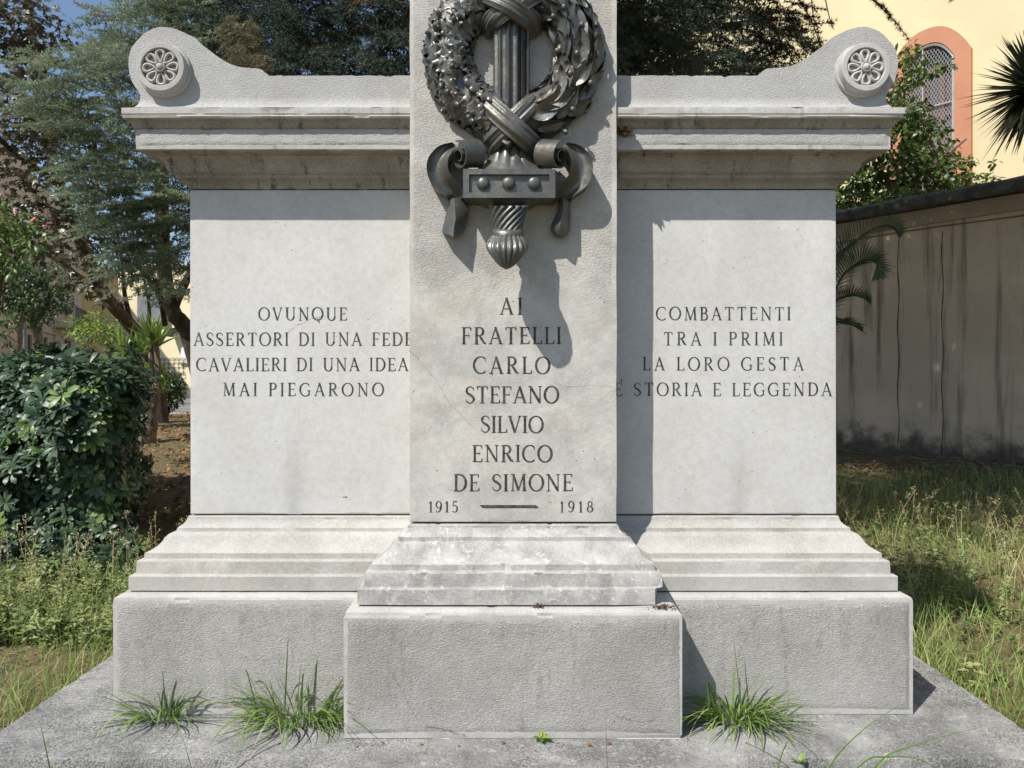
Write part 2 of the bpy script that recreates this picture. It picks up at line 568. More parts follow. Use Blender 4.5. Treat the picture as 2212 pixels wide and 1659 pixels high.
# scrolled attic -----------------------------------------------------
ZA = 2.992
def pz(x, y, D):
    return ((x - CX) * D / F, CZ - (y - CY) * D / F)
OUT_L = [(345, 58.2), (373, 60.5), (403, 73), (421, 82), (439, 98.6), (457, 112), (475, 125.5), (496, 137.5), (516.5, 144.3), (534.5, 146.4), (558.5, 147.9)]
STEP_L = [(566, 151), (572, 156), (579, 161.5)]
OUT_LL = [(337.5, 59.8), (316.5, 68.7), (298.6, 85.2), (283.7, 104.6), (277.7, 128.5), (279.2, 155.4), (286.6, 179.3), (297, 194.2), (303.5, 206)]
def spline(P, n):
    P = [Vector((p[0], p[1])) for p in P]
    out = []
    for i in range(len(P) - 1):
        p0, p1, p2, p3 = P[max(i - 1, 0)], P[i], P[i + 1], P[min(i + 2, len(P) - 1)]
        for k in range(n):
            t = k / n
            out.append(0.5 * ((2 * p1) + (-p0 + p2) * t + (2 * p0 - 5 * p1 + 4 * p2 - p3) * t * t + (-p0 + 3 * p1 - 3 * p2 + p3) * t ** 3))
    out.append(P[-1])
    return out

def attic(side):
    r = np.random.default_rng(60 + side)
    ztop = CZ - (162.8 - CY) * ZA / F
    top = [Vector(pz(p.x, p.y, ZA)) for p in spline(OUT_L, 4)]
    step = [Vector(pz(*p, ZA)) for p in STEP_L]
    flat = []
    xa, xb = pz(579, 0, ZA)[0], -0.30
    nfl = 40
    for i in range(nfl + 1):
        x = xa + (xb - xa) * i / nfl
        chip = abs(r.normal()) * 0.0012
        if r.random() < 0.1:
            chip += r.random() * 0.008
        flat.append(Vector((x, ztop - chip)))
    left = [Vector(pz(p.x, p.y, ZA)) for p in spline(OUT_LL, 4)]
    # concave foot on the end and along the front
    foot = []
    x_end, z_end = -(WP + 0.1825), 2.4530
    a = left[-1]
    for i in range(1, 11):
        t = i / 10 * math.pi / 2
        foot.append(Vector((a.x - (a.x - x_end) * (1 - math.cos(t)), a.y - (a.y - z_end) * math.sin(t))))
    outline = list(reversed(top + step + flat)) + left + foot
    zf = foot[0].y
    # the tooled face is the outline inset by a narrow dressed margin
    bm = bmesh.new()
    # upper slab (everything above the foot), extruded to the back
    up = [p for p in outline if p.y > zf - 1e-6] + [Vector((-0.30, zf))]
    def X(x): return -x if side > 0 else x
    vs = [bm.verts.new((X(p.x), ZA, p.y)) for p in up]
    face = bm.faces.new(vs)
    res = bmesh.ops.inset_region(bm, faces=[face], thickness=0.0135, depth=0.0, use_even_offset=True)
    inner = [f for f in bm.faces if f not in res['faces']]
    for f in inner:
        f.material_index = 1
    outer_edges = [e for e in bm.edges if e.is_boundary]
    ext = bmesh.ops.extrude_edge_only(bm, edges=outer_edges)
    for v in [g for g in ext['geom'] if isinstance(g, bmesh.types.BMVert)]:
        v.co.y = YB + 0.10
    be = [e for e in ext['geom'] if isinstance(e, bmesh.types.BMEdge) and all(abs(v.co.y - (YB + 0.10)) < 1e-5 for v in e.verts)]
    bmesh.ops.contextual_create(bm, geom=be)
    # foot rows
    zs = [p.y for p in foot]
    rowsF = []
    for i, z in enumerate(zs):
        t = i / 9 * math.pi / 2
        y = ZA - (ZA - (ZP - 0.183)) * (1 - math.cos(t))
        xl = foot[i].x
        n = 50
        rowsF.append([bm.verts.new((X(xl + (-0.30 - xl) * k / n), y + (r.normal() * 0.0005 if 0 < i < 9 else 0), z)) for k in range(n + 1)])
        rowsF[-1].insert(0, bm.verts.new((X(xl), YB, z)))
    for i in range(len(rowsF) - 1):
        for k in range(len(rowsF[0]) - 1):
            f = bm.faces.new((rowsF[i][k], rowsF[i][k + 1], rowsF[i + 1][k + 1], rowsF[i + 1][k]))
            f.material_index = 1 if k > 0 else 0
    bmesh.ops.remove_doubles(bm, verts=bm.verts, dist=1e-5)
    bmesh.ops.recalc_face_normals(bm, faces=bm.faces)
    me = bpy.data.meshes.new("attic_scroll")
    bm.to_mesh(me); bm.free()
    smooth(me, 30)
    return link("attic_scroll", me, [M['margin'], M['attic']], memorial)

def lathe_y(mb, cx, cz, prof, n=64, mi=0):
    """rings about an axis along Y; prof (radius, y)"""
    rows = []
    for r_, y in prof:
        rows.append([(cx + r_ * math.cos(2 * math.pi * k / n), y, cz + r_ * math.sin(2 * math.pi * k / n)) for k in range(n)])
    mb.grid(rows, mi, close=True)

def rosette(side, parent):
    cx, cz = pz(346.5, 145.0, ZA - 0.045)
    cx = -cx if side > 0 else cx
    mb = MB()
    y0 = ZA
    R = 0.0925; RI = 0.0715
    lathe_y(mb, cx, cz, [(R + 0.010, y0 + 0.002), (R + 0.010, y0 - 0.010), (R + 0.0075, y0 - 0.014), (R + 0.002, y0 - 0.016), (R + 0.001, y0 - 0.020), (R + 0.0005, y0 - 0.046), (R - 0.002, y0 - 0.049), (RI + 0.003, y0 - 0.0495), (RI, y0 - 0.047), (RI - 0.001, y0 - 0.030), (0.0001, y0 - 0.030)])
    disc = mb.build("rosette", M['margin'], parent, 35)
    fl = MB()
    yb = y0 - 0.028
    for i in range(8):
        a = math.pi / 2 + i * math.pi / 4 + 0.04
        ca, sa = math.cos(a), math.sin(a)
        # teardrop rim of the petal
        pts = []
        for k in range(25):
            t = 2 * math.pi * k / 24
            u = 0.0445 - 0.0215 * math.cos(t)
            wv = 0.0170 * math.sin(t) * (0.30 + 0.70 * (u - 0.022) / 0.044) * 1.18
            pts.append((u, wv))
        rows = []
        for q in range(8):
            ph = 2 * math.pi * q / 8
            row = []
            for (u, wv) in pts:
                du, dv = u - 0.046, wv
                L = math.hypot(du, dv) or 1e-6
                uu, vv = u + du / L * 0.0068 * math.cos(ph), wv + dv / L * 0.0068 * math.cos(ph)
                row.append((cx + uu * ca - vv * sa, yb - 0.011 - 0.0075 * math.sin(ph), cz + uu * sa + vv * ca))
            rows.append(row)
        rows.append(rows[0])
        fl.grid(rows)
        # web behind the rim
        web = []
        for dep in (0.0, -0.013):
            web.append([(cx + u * 1.05 * ca - v * 1.18 * sa, yb + dep, cz + u * 1.05 * sa + v * 1.18 * ca) for (u, v) in pts])
        fl.grid(web)
        # slightly dished floor
        fl.add([(cx + u * ca - v * sa, yb - 0.004, cz + u * sa + v * ca) for (u, v) in pts[:-1]], [tuple(range(24))])
    lathe_y(fl, cx, cz, [(0.0205, yb), (0.0205, yb - 0.022), (0.018, yb - 0.026), (0.0155, yb - 0.024), (0.0145, yb - 0.022), (0.012, yb - 0.028), (0.006, yb - 0.031), (0.0002, yb - 0.032)], 32)
    fl.build("carved_flower", M['margin'], disc, 45)
for s in (-1, 1):
    rosette(s, attic(s))

# central plinth, moulding, stele -------------------------------------
mb = MB()
sweep(mb, block_prof(WPL - WS, SLAB, 0.598), WS, ZS, ZP + 0.1, seed=8, amp=0.0011)
tooled(mb, (-WPL + 0.014, ZPL, SLAB + 0.02), (1, 0, 0), (0, 0, 1), (0, -1, 0), 2 * WPL - 0.028, 0.405, 1, 50)
for s in (-1, 1):
    tooled(mb, (s * WPL, ZPL + 0.014, SLAB + 0.02), (0, 1, 0), (0, 0, 1), (s, 0, 0), 0.17, 0.405, 1, 51 + s, nu=14)
mb.build("stele_plinth", [M['margin'], M['plinth']], memorial, 18)

def cut_corner(q, o):
    if o > 0.1635 and q[2] < 0.67:                  # the broken corner
        lim = (WS + 0.167) + (-(ZS - 0.167)) - 0.062
        ex = q[0] - q[1] - lim
        if ex > 0:
            q[0] -= ex * 0.80 + rnd.uniform(0, .004); q[1] += ex * 0.25
            q[2] -= rnd.uniform(0, .004)
mb = MB()
sweep(mb, [(o, z + 0.002) for o, z in BASE], WS, ZS, ZP + 0.1, seed=9, amp=0.0012, seg=0.015, cut=cut_corner)
mb.build("stele_base_moulding", M['stele_base'], memorial, 32)

mb = MB()
ZT = 3.65
zs = [(-0.004, 0.8770), (0, 0.8800), (0, 0.887)] + [(0, 0.95 + (ZT - 1.0) * i / 30) for i in range(31)] + [(0, ZT), (-0.01, ZT + 0.01)]
zs = sorted(zs, key=lambda p: p[1])
sweep(mb, zs, WS, ZS, ZP + 0.32, seg=0.05, seed=10, amp=0.0009)
stele = mb.build("stele", M['stele'], memorial, 35)

# ------------------------------------------------------------------ incised Roman lettering (strokes drawn by hand)
TK, TN = 0.135, 0.066
def arc(cx, cy, rx, ry, a0, a1, wt=TK, wn=TN, n=18):
    out = []
    for i in range(n + 1):
        a = math.radians(a0 + (a1 - a0) * i / n)
        w = wn + (wt - wn) * abs(math.cos(a)) ** 1.4
        out.append((cx + rx * math.cos(a), cy + ry * math.sin(a), w))
    return out
def ln(x0, y0, x1, y1, w, w2=None):
    return [(x0, y0, w), ((x0 + x1) / 2, (y0 + y1) / 2, ((w + (w2 or w)) / 2) * 0.93), (x1, y1, w2 or w)]
def sf(x, y, L=0.27):          # serif
    return [(x - L / 2, y, 0.035), (x - L / 6, y, 0.048), (x + L / 6, y, 0.048), (x + L / 2, y, 0.035)]
def tick(x, y, h):            # vertical serif at the end of an arm
    return [(x, y, 0.085), (x + 0.012, y + h, 0.035)]
def stem(x, w=TK):
    return [ln(x, 0.02, x, 0.98, w), sf(x, 0.02), sf(x, 0.98)]
G = {}
G['I'] = (0.28, stem(0.14))
G['A'] = (0.80, [ln(0.40, 1.0, 0.10, 0.02, TN), ln(0.38, 1.0, 0.70, 0.02, TK), ln(0.20, 0.34, 0.60, 0.34, 0.055), sf(0.10, 0.02, 0.24), sf(0.70, 0.02, 0.26)])
G['B'] = (0.64, stem(0.15) + [[(0.15, 0.98, TN)] + arc(0.30, 0.755, 0.20, 0.225, 90, -90) + [(0.15, 0.53, TN)], [(0.15, 0.53, TN)] + arc(0.32, 0.275, 0.24, 0.255, 90, -90) + [(0.15, 0.02, TN)]])
G['C'] = (0.78, [arc(0.45, 0.5, 0.40, 0.49, 52, 308, TK, 0.06, 26), [(0.70, 0.93, 0.05), (0.715, 0.72, 0.03)], [(0.70, 0.10, 0.04), (0.74, 0.17, 0.03)]])
G['D'] = (0.80, stem(0.15) + [[(0.15, 0.98, TN), (0.33, 0.98, TN)] + arc(0.34, 0.5, 0.38, 0.48, 88, -88, TK, TN, 20) + [(0.33, 0.02, TN), (0.15, 0.02, TN)]])
G['E'] = (0.62, stem(0.15) + [ln(0.15, 0.975, 0.54, 0.975, 0.055), ln(0.15, 0.51, 0.44, 0.51, 0.05), ln(0.15, 0.025, 0.56, 0.025, 0.055), tick(0.54, 0.97, -0.17), tick(0.57, 0.03, 0.19), ln(0.44, 0.43, 0.44, 0.59, 0.04)])
G['F'] = (0.60, stem(0.15) + [ln(0.15, 0.975, 0.54, 0.975, 0.055), ln(0.15, 0.51, 0.44, 0.51, 0.05), tick(0.54, 0.97, -0.17), ln(0.44, 0.43, 0.44, 0.59, 0.04)])
G['G'] = (0.84, [arc(0.45, 0.5, 0.40, 0.49, 52, 318, TK, 0.06, 26), [(0.70, 0.93, 0.05), (0.715, 0.72, 0.03)], ln(0.72, 0.06, 0.72, 0.42, 0.10), sf(0.70, 0.42, 0.26)])
G['L'] = (0.58, stem(0.15) + [ln(0.15, 0.025, 0.54, 0.025, 0.055), tick(0.55, 0.03, 0.20)])
G['M'] = (0.98, [ln(0.15, 0.02, 0.19, 0.98, TN), ln(0.18, 1.0, 0.49, 0.03, TK), ln(0.49, 0.03, 0.79, 0.98, TN), ln(0.79, 0.98, 0.84, 0.02, TK), sf(0.15, 0.02, 0.22), sf(0.84, 0.02, 0.26), sf(0.13, 0.98, 0.18), sf(0.85, 0.98, 0.18)])
G['N'] = (0.86, [ln(0.16, 0.02, 0.16, 0.98, TN), ln(0.13, 1.0, 0.71, 0.02, TK), ln(0.71, 0.0, 0.71, 0.98, TN), sf(0.16, 0.02, 0.23), sf(0.71, 0.98, 0.23), sf(0.10, 0.98, 0.16)])
G['O'] = (0.90, [arc(0.45, 0.5, 0.39, 0.49, 0, 360, TK, 0.06, 34)])
G['P'] = (0.62, stem(0.15) + [[(0.15, 0.98, TN)] + arc(0.32, 0.735, 0.23, 0.245, 90, -90) + [(0.15, 0.49, TN)]])
G['Q'] = (0.90, G['O'][1] + [[(0.44, 0.10, 0.05), (0.52, 0.02, 0.09), (0.54, -0.10, 0.10), (0.60, -0.22, 0.04)]])
G['R'] = (0.74, stem(0.15) + [[(0.15, 0.98, TN)] + arc(0.32, 0.745, 0.22, 0.235, 90, -90) + [(0.15, 0.51, TN)], [(0.32, 0.50, 0.10), (0.46, 0.30, TK), (0.58, 0.10, TK), (0.72, 0.015, 0.05)]])
G['S'] = (0.58, [[(0.50, 0.86, 0.055)] + [(0.29 + 0.20 * math.cos(math.radians(a)), 0.755 + 0.225 * math.sin(math.radians(a)), 0.06 + 0.06 * (a > 130)) for a in range(50, 231, 20)] + [(0.30, 0.51, TK), (0.42, 0.41, TK)] + [(0.28 + 0.225 * math.cos(math.radians(a)), 0.255 + 0.235 * math.sin(math.radians(a)), 0.06 + 0.06 * (a > -40)) for a in range(20, -146, -20)] + [(0.07, 0.14, 0.05)], [(0.49, 0.92, 0.04), (0.50, 0.74, 0.03)], [(0.075, 0.08, 0.04), (0.055, 0.27, 0.03)]])
G['T'] = (0.72, [ln(0.36, 0.02, 0.36, 0.98, TK), sf(0.36, 0.02, 0.28), ln(0.07, 0.975, 0.65, 0.975, 0.055), tick(0.065, 0.97, -0.17), tick(0.645, 0.97, -0.17)])
G['U'] = (0.84, [[(0.17, 0.98, TK), (0.17, 0.34, TK)] + arc(0.43, 0.32, 0.26, 0.31, 180, 350, TK, 0.06, 14) + [(0.69, 0.36, TN), (0.69, 0.98, TN)], sf(0.17, 0.98, 0.27), sf(0.69, 0.98, 0.22)])
G['V'] = (0.78, [ln(0.09, 0.98, 0.39, 0.0, TK), ln(0.39, 0.0, 0.68, 0.98, TN), sf(0.10, 0.98, 0.27), sf(0.68, 0.98, 0.22)])
G["'"] = (0.16, [[(0.07, 1.26, 0.11), (0.10, 1.18, 0.09), (0.04, 1.06, 0.03)]])
G['1'] = (0.46, [ln(0.25, 0.02, 0.25, 0.99, TK), sf(0.25, 0.02, 0.30), [(0.25, 0.98, 0.06), (0.09, 0.80, 0.05)]])
G['9'] = (0.62, [arc(0.31, 0.69, 0.22, 0.30, 0, 360, TK, 0.055, 24), [(0.53, 0.69, TK), (0.52, 0.45, TK), (0.43, 0.18, 0.11), (0.28, 0.03, 0.07), (0.14, 0.05, 0.06), (0.09, 0.14, 0.11)]])
G['5'] = (0.60, [[(0.50, 0.97, 0.10), (0.17, 0.97, 0.07)], [(0.17, 0.98, 0.06), (0.13, 0.55, 0.06)], [(0.13, 0.55, 0.05), (0.24, 0.63, 0.06)] + arc(0.28, 0.32, 0.23, 0.31, 85, -120, TK, 0.06, 16) + [(0.10, 0.12, 0.11)]])
G['8'] = (0.62, [arc(0.31, 0.76, 0.175, 0.225, 0, 360, 0.10, 0.06, 24), arc(0.31, 0.27, 0.225, 0.26, 0, 360, TK, 0.06, 26)])

def letter_line(text, xc0, xc1, y0, y1, D, yface, parent, thick=1.0):
    """one engraved line; extents are measured picture positions on the stone face at depth D"""
    x0 = (xc0 - CX) * D / F; x1 = (xc1 - CX) * D / F
    zb = CZ - (y1 - CY) * D / F; cap = (y1 - y0) * D / F
    T = (x1 - x0) / cap
    W = 0.0; gaps = 0; spaces = 0
    for ch in text:
        if ch == ' ': spaces += 1
        elif ch == "'": pass
        else: W += G[ch][0]
    n = len([c for c in text if c not in " '"])
    SP = 0.60
    track = (T - W - spaces * SP) / max(n - 1, 1)
    sc = 1.0
    if track < -0.02:
        sc = T / (W + spaces * SP - 0.02 * (n - 1)); track = -0.02 * sc
    words = [MB()]
    x = 0.0; k = 0
    rr = random.Random(hash(len(text) * 31 + int(xc0)))
    for idx, ch in enumerate(text):
        if ch == ' ':
            x += SP * sc; words.append(MB()); continue
        w, strokes = G[ch]
        ox = x
        if ch == "'":
            ox = x - track - 0.17
        dy = rr.uniform(-0.012, 0.012)
        for st in strokes:
            rows = []
            m = len(st)
            for i, (px_, py_, wd) in enumerate(st):
                a = st[max(i - 1, 0)]; b = st[min(i + 1, m - 1)]
                tx, ty = b[0] - a[0], b[1] - a[1]
                L = math.hypot(tx, ty) or 1
                nx, ny = -ty / L, tx / L
                wd *= thick * rr.uniform(0.92, 1.08)
                y = yface - 0.0006 - 0.00006 * (k % 9)
                def P(s):
                    return (x0 + (ox + (px_ + nx * wd / 2 * s) * sc) * cap, y, zb + (py_ + dy + ny * wd / 2 * s) * cap)
                rows.append([P(-1), P(1)])
            words[-1].grid(rows)
            k += 1
        if ch != "'":
            x += w * sc + track
    for mb in words:
        mb.build("inscription_word", M['letter'], parent, None)

L3 = ZP
for t, a, b, c, d in (("OVUNQUE", 558, 750, 664, 692), ("ASSERTORI DI UNA FEDE", 418, 892, 718.3, 746.8), ("CAVALIERI DI UNA IDEA", 424, 882, 773, 801.4), ("MAI PIEGARONO", 481, 829.6, 827, 855.5),
                      ("COMBATTENTI", 1417, 1708, 663, 691.6), ("TRA I PRIMI", 1433, 1691, 717.3, 746), ("LA LORO GESTA", 1388, 1736, 771.5, 800.3), ("E' STORIA E LEGGENDA", 1327, 1797, 826.7, 855.5)):
    letter_line(t, a, b, c, d, ZP, ZP, wing_panel, 1.0)
# stele lines, measured on the enlarged view
def s4(x, y): return (980 + x * 540 / 1493) / 1.1302, (680 + y * 600 / 1659) / 1.1302
for t, xa, xb, ya, yb_ in (("AI", 664, 816, 129, 243), ("FRATELLI", 405, 1079, 328, 443), ("CARLO", 484, 1005, 528, 643), ("STEFANO", 430, 1064, 727, 842), ("SILVIO", 534, 960, 927, 1041), ("ENRICO", 478, 1020, 1124, 1238), ("DE SIMONE", 352, 1158, 1320, 1435), ("1915", 180, 383, 1503, 1578), ("1918", 1066, 1296, 1503, 1578)):
    p, q = s4(xa, ya), s4(xb, yb_)
    letter_line(t, p[0], q[0], p[1], q[1], ZS, ZS, stele, 1.08)
mb = MB()
a, b = s4(527, 1529), s4(930, 1550)
pa, pb = at(a[0], a[1], ZS), at(b[0], b[1], ZS)
y = ZS - 0.0007
h = pa.z - pb.z
mb.add([(pa.x, y, pa.z), (pb.x - h * 1.0, y, pa.z), (pb.x, y, pb.z), (pa.x + h, y, pb.z)], [(0, 1, 2, 3)])
mb.build("dash", M['letter'], stele)

# fine cracks on the faces
def crack(points, D, yface, parent, w=0.0011, seed=1):
    rr = random.Random(seed)
    rows = []
    for (xa, ya), (xb, yb_) in zip(points[:-1], points[1:]):
        n = max(3, int(math.hypot(xb - xa, yb_ - ya) / 5))
        for i in range(n):
            t = i / n
            p = at(xa + (xb - xa) * t + rr.uniform(-1.6, 1.6), ya + (yb_ - ya) * t + rr.uniform(-1.6, 1.6), D)
            ww = w * rr.uniform(0.15, 1.0)
            rows.append([(p.x - ww * 0.6, yface, p.z - ww), (p.x + ww * 0.6, yface, p.z + ww)])
    mb = MB(); mb.grid(rows)
    return mb.build("crack", M['joint'], parent)
def f4(*pts): return [s4(*p) for p in pts]
crack(f4((55, 480), (150, 590), (240, 690), (330, 850), (440, 960), (520, 1040)), ZS, ZS - 0.0005, stele, 0.0006, 1)
crack(f4((1440, 728), (1300, 722), (1100, 730), (1030, 700), (1060, 560)), ZS, ZS - 0.0005, stele, 0.0004, 2)
crack([(610, 725), (640, 705), (668, 690), (705, 680)], ZP, ZP - 0.0005, wing_panel, 0.0010, 3)
crack([(741, 1076), (752, 1072)], ZP, ZP - 0.0006, wing_panel, 0.0035, 4)
crack([(845, 1420 + 30), (868, 1490), (905, 1560)], ZPL, ZPL - 0.0042, memorial, 0.0009, 5)
crack([(920, 1568), (965, 1575), (1010, 1590)], ZPL, ZPL - 0.0042, memorial, 0.0012, 6)
crack([(1330, 1545), (1385, 1560), (1420, 1552)], ZPL, ZPL - 0.0042, memorial, 0.0010, 7)
crack([(1588, 1430), (1620, 1360), (1660, 1300)], ZB, ZB - 0.0042, wing_plinth, 0.0012, 8)
# ------------------------------------------------------------------ bronze sword in a wreath, fixed to the stele
def bz(x, y, p=0.0):
    """point on the bronze standing p metres proud of the stele; x, y measured on the enlarged view of the relief"""
    return at(867.3 + 0.3627 * x, 0.3627 * y, ZS - p)

emblem = thing("bronze_emblem", "dark bronze sword wrapped by an oak and laurel wreath, mounted on the stele", "bronze relief", bz(645, 330, 0))
BR = M['bronze']

WC = bz(668, 322, 0.02)
WR, WA, WD = 0.2455, 0.078, 0.066
def torus_pt(th, ph, lift=0.0):
    """th from straight down, positive to the right; ph 0 = outer rim, 90 = front, 180 = inner rim"""
    rr_ = WR + (WA + lift) * math.cos(ph)
    q = 0.012 + (WD + lift) * math.sin(ph)
    return Vector((WC.x + rr_ * math.sin(th), ZS - q, WC.z - rr_ * math.cos(th)))
def torus_frame(th, ph):
    e = 1e-3
    p = torus_pt(th, ph)
    t = (torus_pt(th + e, ph) - p).normalized()
    b = (torus_pt(th, ph + e) - p).normalized()
    n = t.cross(b)
    if n.y > 0 and abs(n.y) > 0.2: n = -n
    c = torus_pt(th, ph, 0.01) - p
    if n.dot(c) < 0: n = -n
    return p, t, b, n.normalized()

def wreath_core(s):
    rows = []
    for i in range(49):
        th = s * math.radians(1 + 177 * i / 48)
        row = []
        for k in range(17):
            ph = math.radians(-25 + 230 * k / 16)
            row.append(torus_pt(th, ph, -0.008 + 0.010 * mnoise.noise(torus_pt(th, ph) * 22)))
        rows.append(row)
    return rows

def conform(th, ph, s, fan):
    """runs along the wreath from (th, ph): returns f(u metres) -> frame, so leaves hug the ring"""
    loc = WR + WA * math.cos(ph)
    def f(d):
        th2 = th + s * math.cos(fan) * d / loc
        ph2 = ph + math.sin(fan) * d / (WA * 0.9)
        p, t, b, n = torus_frame(th2, ph2)
        dd = (t * s * math.cos(fan) + b * math.sin(fan)).normalized()
        return p, dd, n.cross(dd).normalized(), n
    return f

def leaf_laurel(mb, f, L, W, lift, curl):
    rows = []
    NU = 10
    for i in range(NU + 1):
        u = i / NU
        p, d, side, n = f(u * L)
        w = W * (math.sin(math.pi * min(1, u * 0.94 + 0.06)) ** 0.8) * (1.05 - 0.25 * u) + 0.0008
        h = 0.003 + lift * u * u * L + curl * L * math.sin(u * 3.0) * 0.25
        row = []
        for k in range(7):
            v = (k - 3) / 3
            z = h + (abs(v) ** 1.5) * W * 0.13 * (1 + 0.6 * math.sin(u * 9 + L * 400)) - 0.0030 * math.exp(-(v / 0.17) ** 2)
            row.append(p + side * (v * w * 0.5) + n * z)
        rows.append(row)
    mb.grid(rows)
    mb.grid([[rows[a][c] for a in range(NU + 1)] for c in (0,)] + [[rows[a][0] - Vector((0, -0.012, 0)) for a in range(NU + 1)]])
    mb.grid([[rows[a][6] for a in range(NU + 1)], [rows[a][6] - Vector((0, -0.012, 0)) for a in range(NU + 1)]])

def leaf_oak(mb, f, L, W, lift, ph0):
    rows = []
    NU = 22
    for i in range(NU + 1):
        u = i / NU
        p, d, side, n = f(u * L)
        lobe = 0.80 + 0.20 * math.cos(u * 2 * math.pi * 3.0 + 0.4)
        w = W * (math.sin(math.pi * min(1, u * 0.88 + 0.10)) ** 0.55) * lobe * (0.8 + 0.35 * u)
        if i == NU: w *= 0.45
        row = []
        for k in range(9):
            v = (k - 4) / 4
            z = 0.003 + lift * u * u * L + 0.012 * math.sin(math.pi * min(1, u * 0.9 + 0.1)) - abs(v) ** 2 * W * 0.05 + abs(v) ** 3 * W * 0.10 * math.sin(u * 17 + ph0) - 0.003 * math.exp(-(v / 0.16) ** 2)
            row.append(p + side * (v * w * 0.5) + n * z)
        rows.append(row)
    mb.grid(rows)
    for c in (0, 8):
        mb.grid([[rows[a][c] for a in range(NU + 1)], [rows[a][c] - Vector((0, -0.010, 0)) for a in range(NU + 1)]])
    mb.grid([rows[NU], [q - Vector((0, -0.010, 0)) for q in rows[NU]]])

rl = random.Random(21)
mb = MB()
mb.grid(wreath_core(1))
for i in range(15):
    th = math.radians(12 + 158 * i / 14)
    for k, phd in enumerate((6, 44, 88, 130, 170)):
        t2 = th + math.radians(rl.uniform(-4, 4) + (k % 2) * 5)
        leaf_laurel(mb, conform(t2, math.radians(phd + rl.uniform(-9, 9)), 1, math.radians(rl.uniform(-20, 20))), rl.uniform(0.10, 0.14), rl.uniform(0.050, 0.064), rl.uniform(0.03, 0.17), rl.uniform(-0.1, 0.15))
laurel = mb.build("laurel_branch", BR, emblem, 60, recalc=False)
mb = MB()
mb.grid(wreath_core(-1))
for i in range(17):
    th = -math.radians(10 + 162 * i / 16)
    for k, phd in enumerate((4, 42, 84, 126, 168)):
        t2 = th + math.radians(rl.uniform(-4, 4) + (k % 2) * 4)
        leaf_oak(mb, conform(t2, math.radians(phd + rl.uniform(-10, 10)), -1, math.radians(rl.uniform(-38, 38))), rl.uniform(0.080, 0.105), rl.uniform(0.066, 0.084), rl.uniform(0.02, 0.15), rl.uniform(0, 6))
oak = mb.build("oak_branch", BR, emblem, 60, recalc=False)

def berry_mesh():
    mb = MB()
    rows = []
    for i in range(9):
        a = math.pi * i / 8
        r_ = 0.0105 * math.sin(a) + 0.0001
        rows.append([(r_ * math.cos(2 * math.pi * k / 12), r_ * math.sin(2 * math.pi * k / 12), 0.0125 * math.cos(a)) for k in range(12)])
    mb.grid(rows, close=True)
    mb.tube([(0, 0, -0.011), (0.001, 0, -0.03)], [0.004, 0.0025], 6)
    return mb
def acorn_mesh():
    mb = MB()
    rows = []
    for r_, z in ((0.0002, 0.022), (0.003, 0.0205), (0.0085, 0.014), (0.0105, 0.004), (0.0108, -0.002), (0.0145, -0.002), (0.0150, -0.006), (0.0125, -0.014), (0.006, -0.018), (0.0002, -0.019)):
        rows.append([(r_ * math.cos(2 * math.pi * k / 14), r_ * math.sin(2 * math.pi * k / 14), z) for k in range(14)])
    mb.grid(rows, close=True)
    return mb
def place_small(first_mb, name, parent, spots):
    src = None
    for (x, y, p, ax) in spots:
        c = bz(x, y, p)
        R = Vector(ax).normalized().to_track_quat('Z', 'Y').to_matrix().to_4x4()
        if src is None:
            src = first_mb.build(name, BR, None, 50)
            o = src
        else:
            o = src.copy(); COL.objects.link(o)
        o.parent = parent
        o.matrix_parent_inverse = Matrix.Translation(-world_loc(parent))
        o.matrix_basis = Matrix.Translation(c) @ R
place_small(berry_mesh(), "berry", laurel, [(968, 45, .088, (-.2, -.5, 1)), (1075, 150, .085, (-.3, -.6, .8)), (1045, 320, .090, (-.1, -.6, 1)), (1165, 325, .062, (.3, -.6, .8)), (1005, 440, .092, (0, -.7, .8)), (1125, 495, .072, (.5, -.6, .5)), (1020, 650, .088, (.3, -.7, -.6)), (930, 305, .070, (-.5, -.6, .6)), (978, 785, .070, (.4, -.6, -.4)), (905, 100, .08, (-.4, -.6, .4))])
place_small(acorn_mesh(), "acorn", oak, [(310, 122, .090, (.2, -1, .3)), (208, 240, .085, (-.3, -1, .3)), (235, 505, .088, (.1, -.8, -.7)), (272, 548, .090, (.2, -1, -.2)), (360, 300, .085, (.3, -1, .2)), (205, 170, .080, (-.4, -.9, .4)), (165, 205, .070, (-.6, -.8, .2)), (300, 400, .092, (.2, -1, .0)), (330, 620, .088, (.4, -.8, -.4)), (250, 660, .078, (-.3, -.9, -.4)), (420, 720, .080, (.3, -.9, -.3)), (225, 90, .08, (-.4, -.8, .5))])

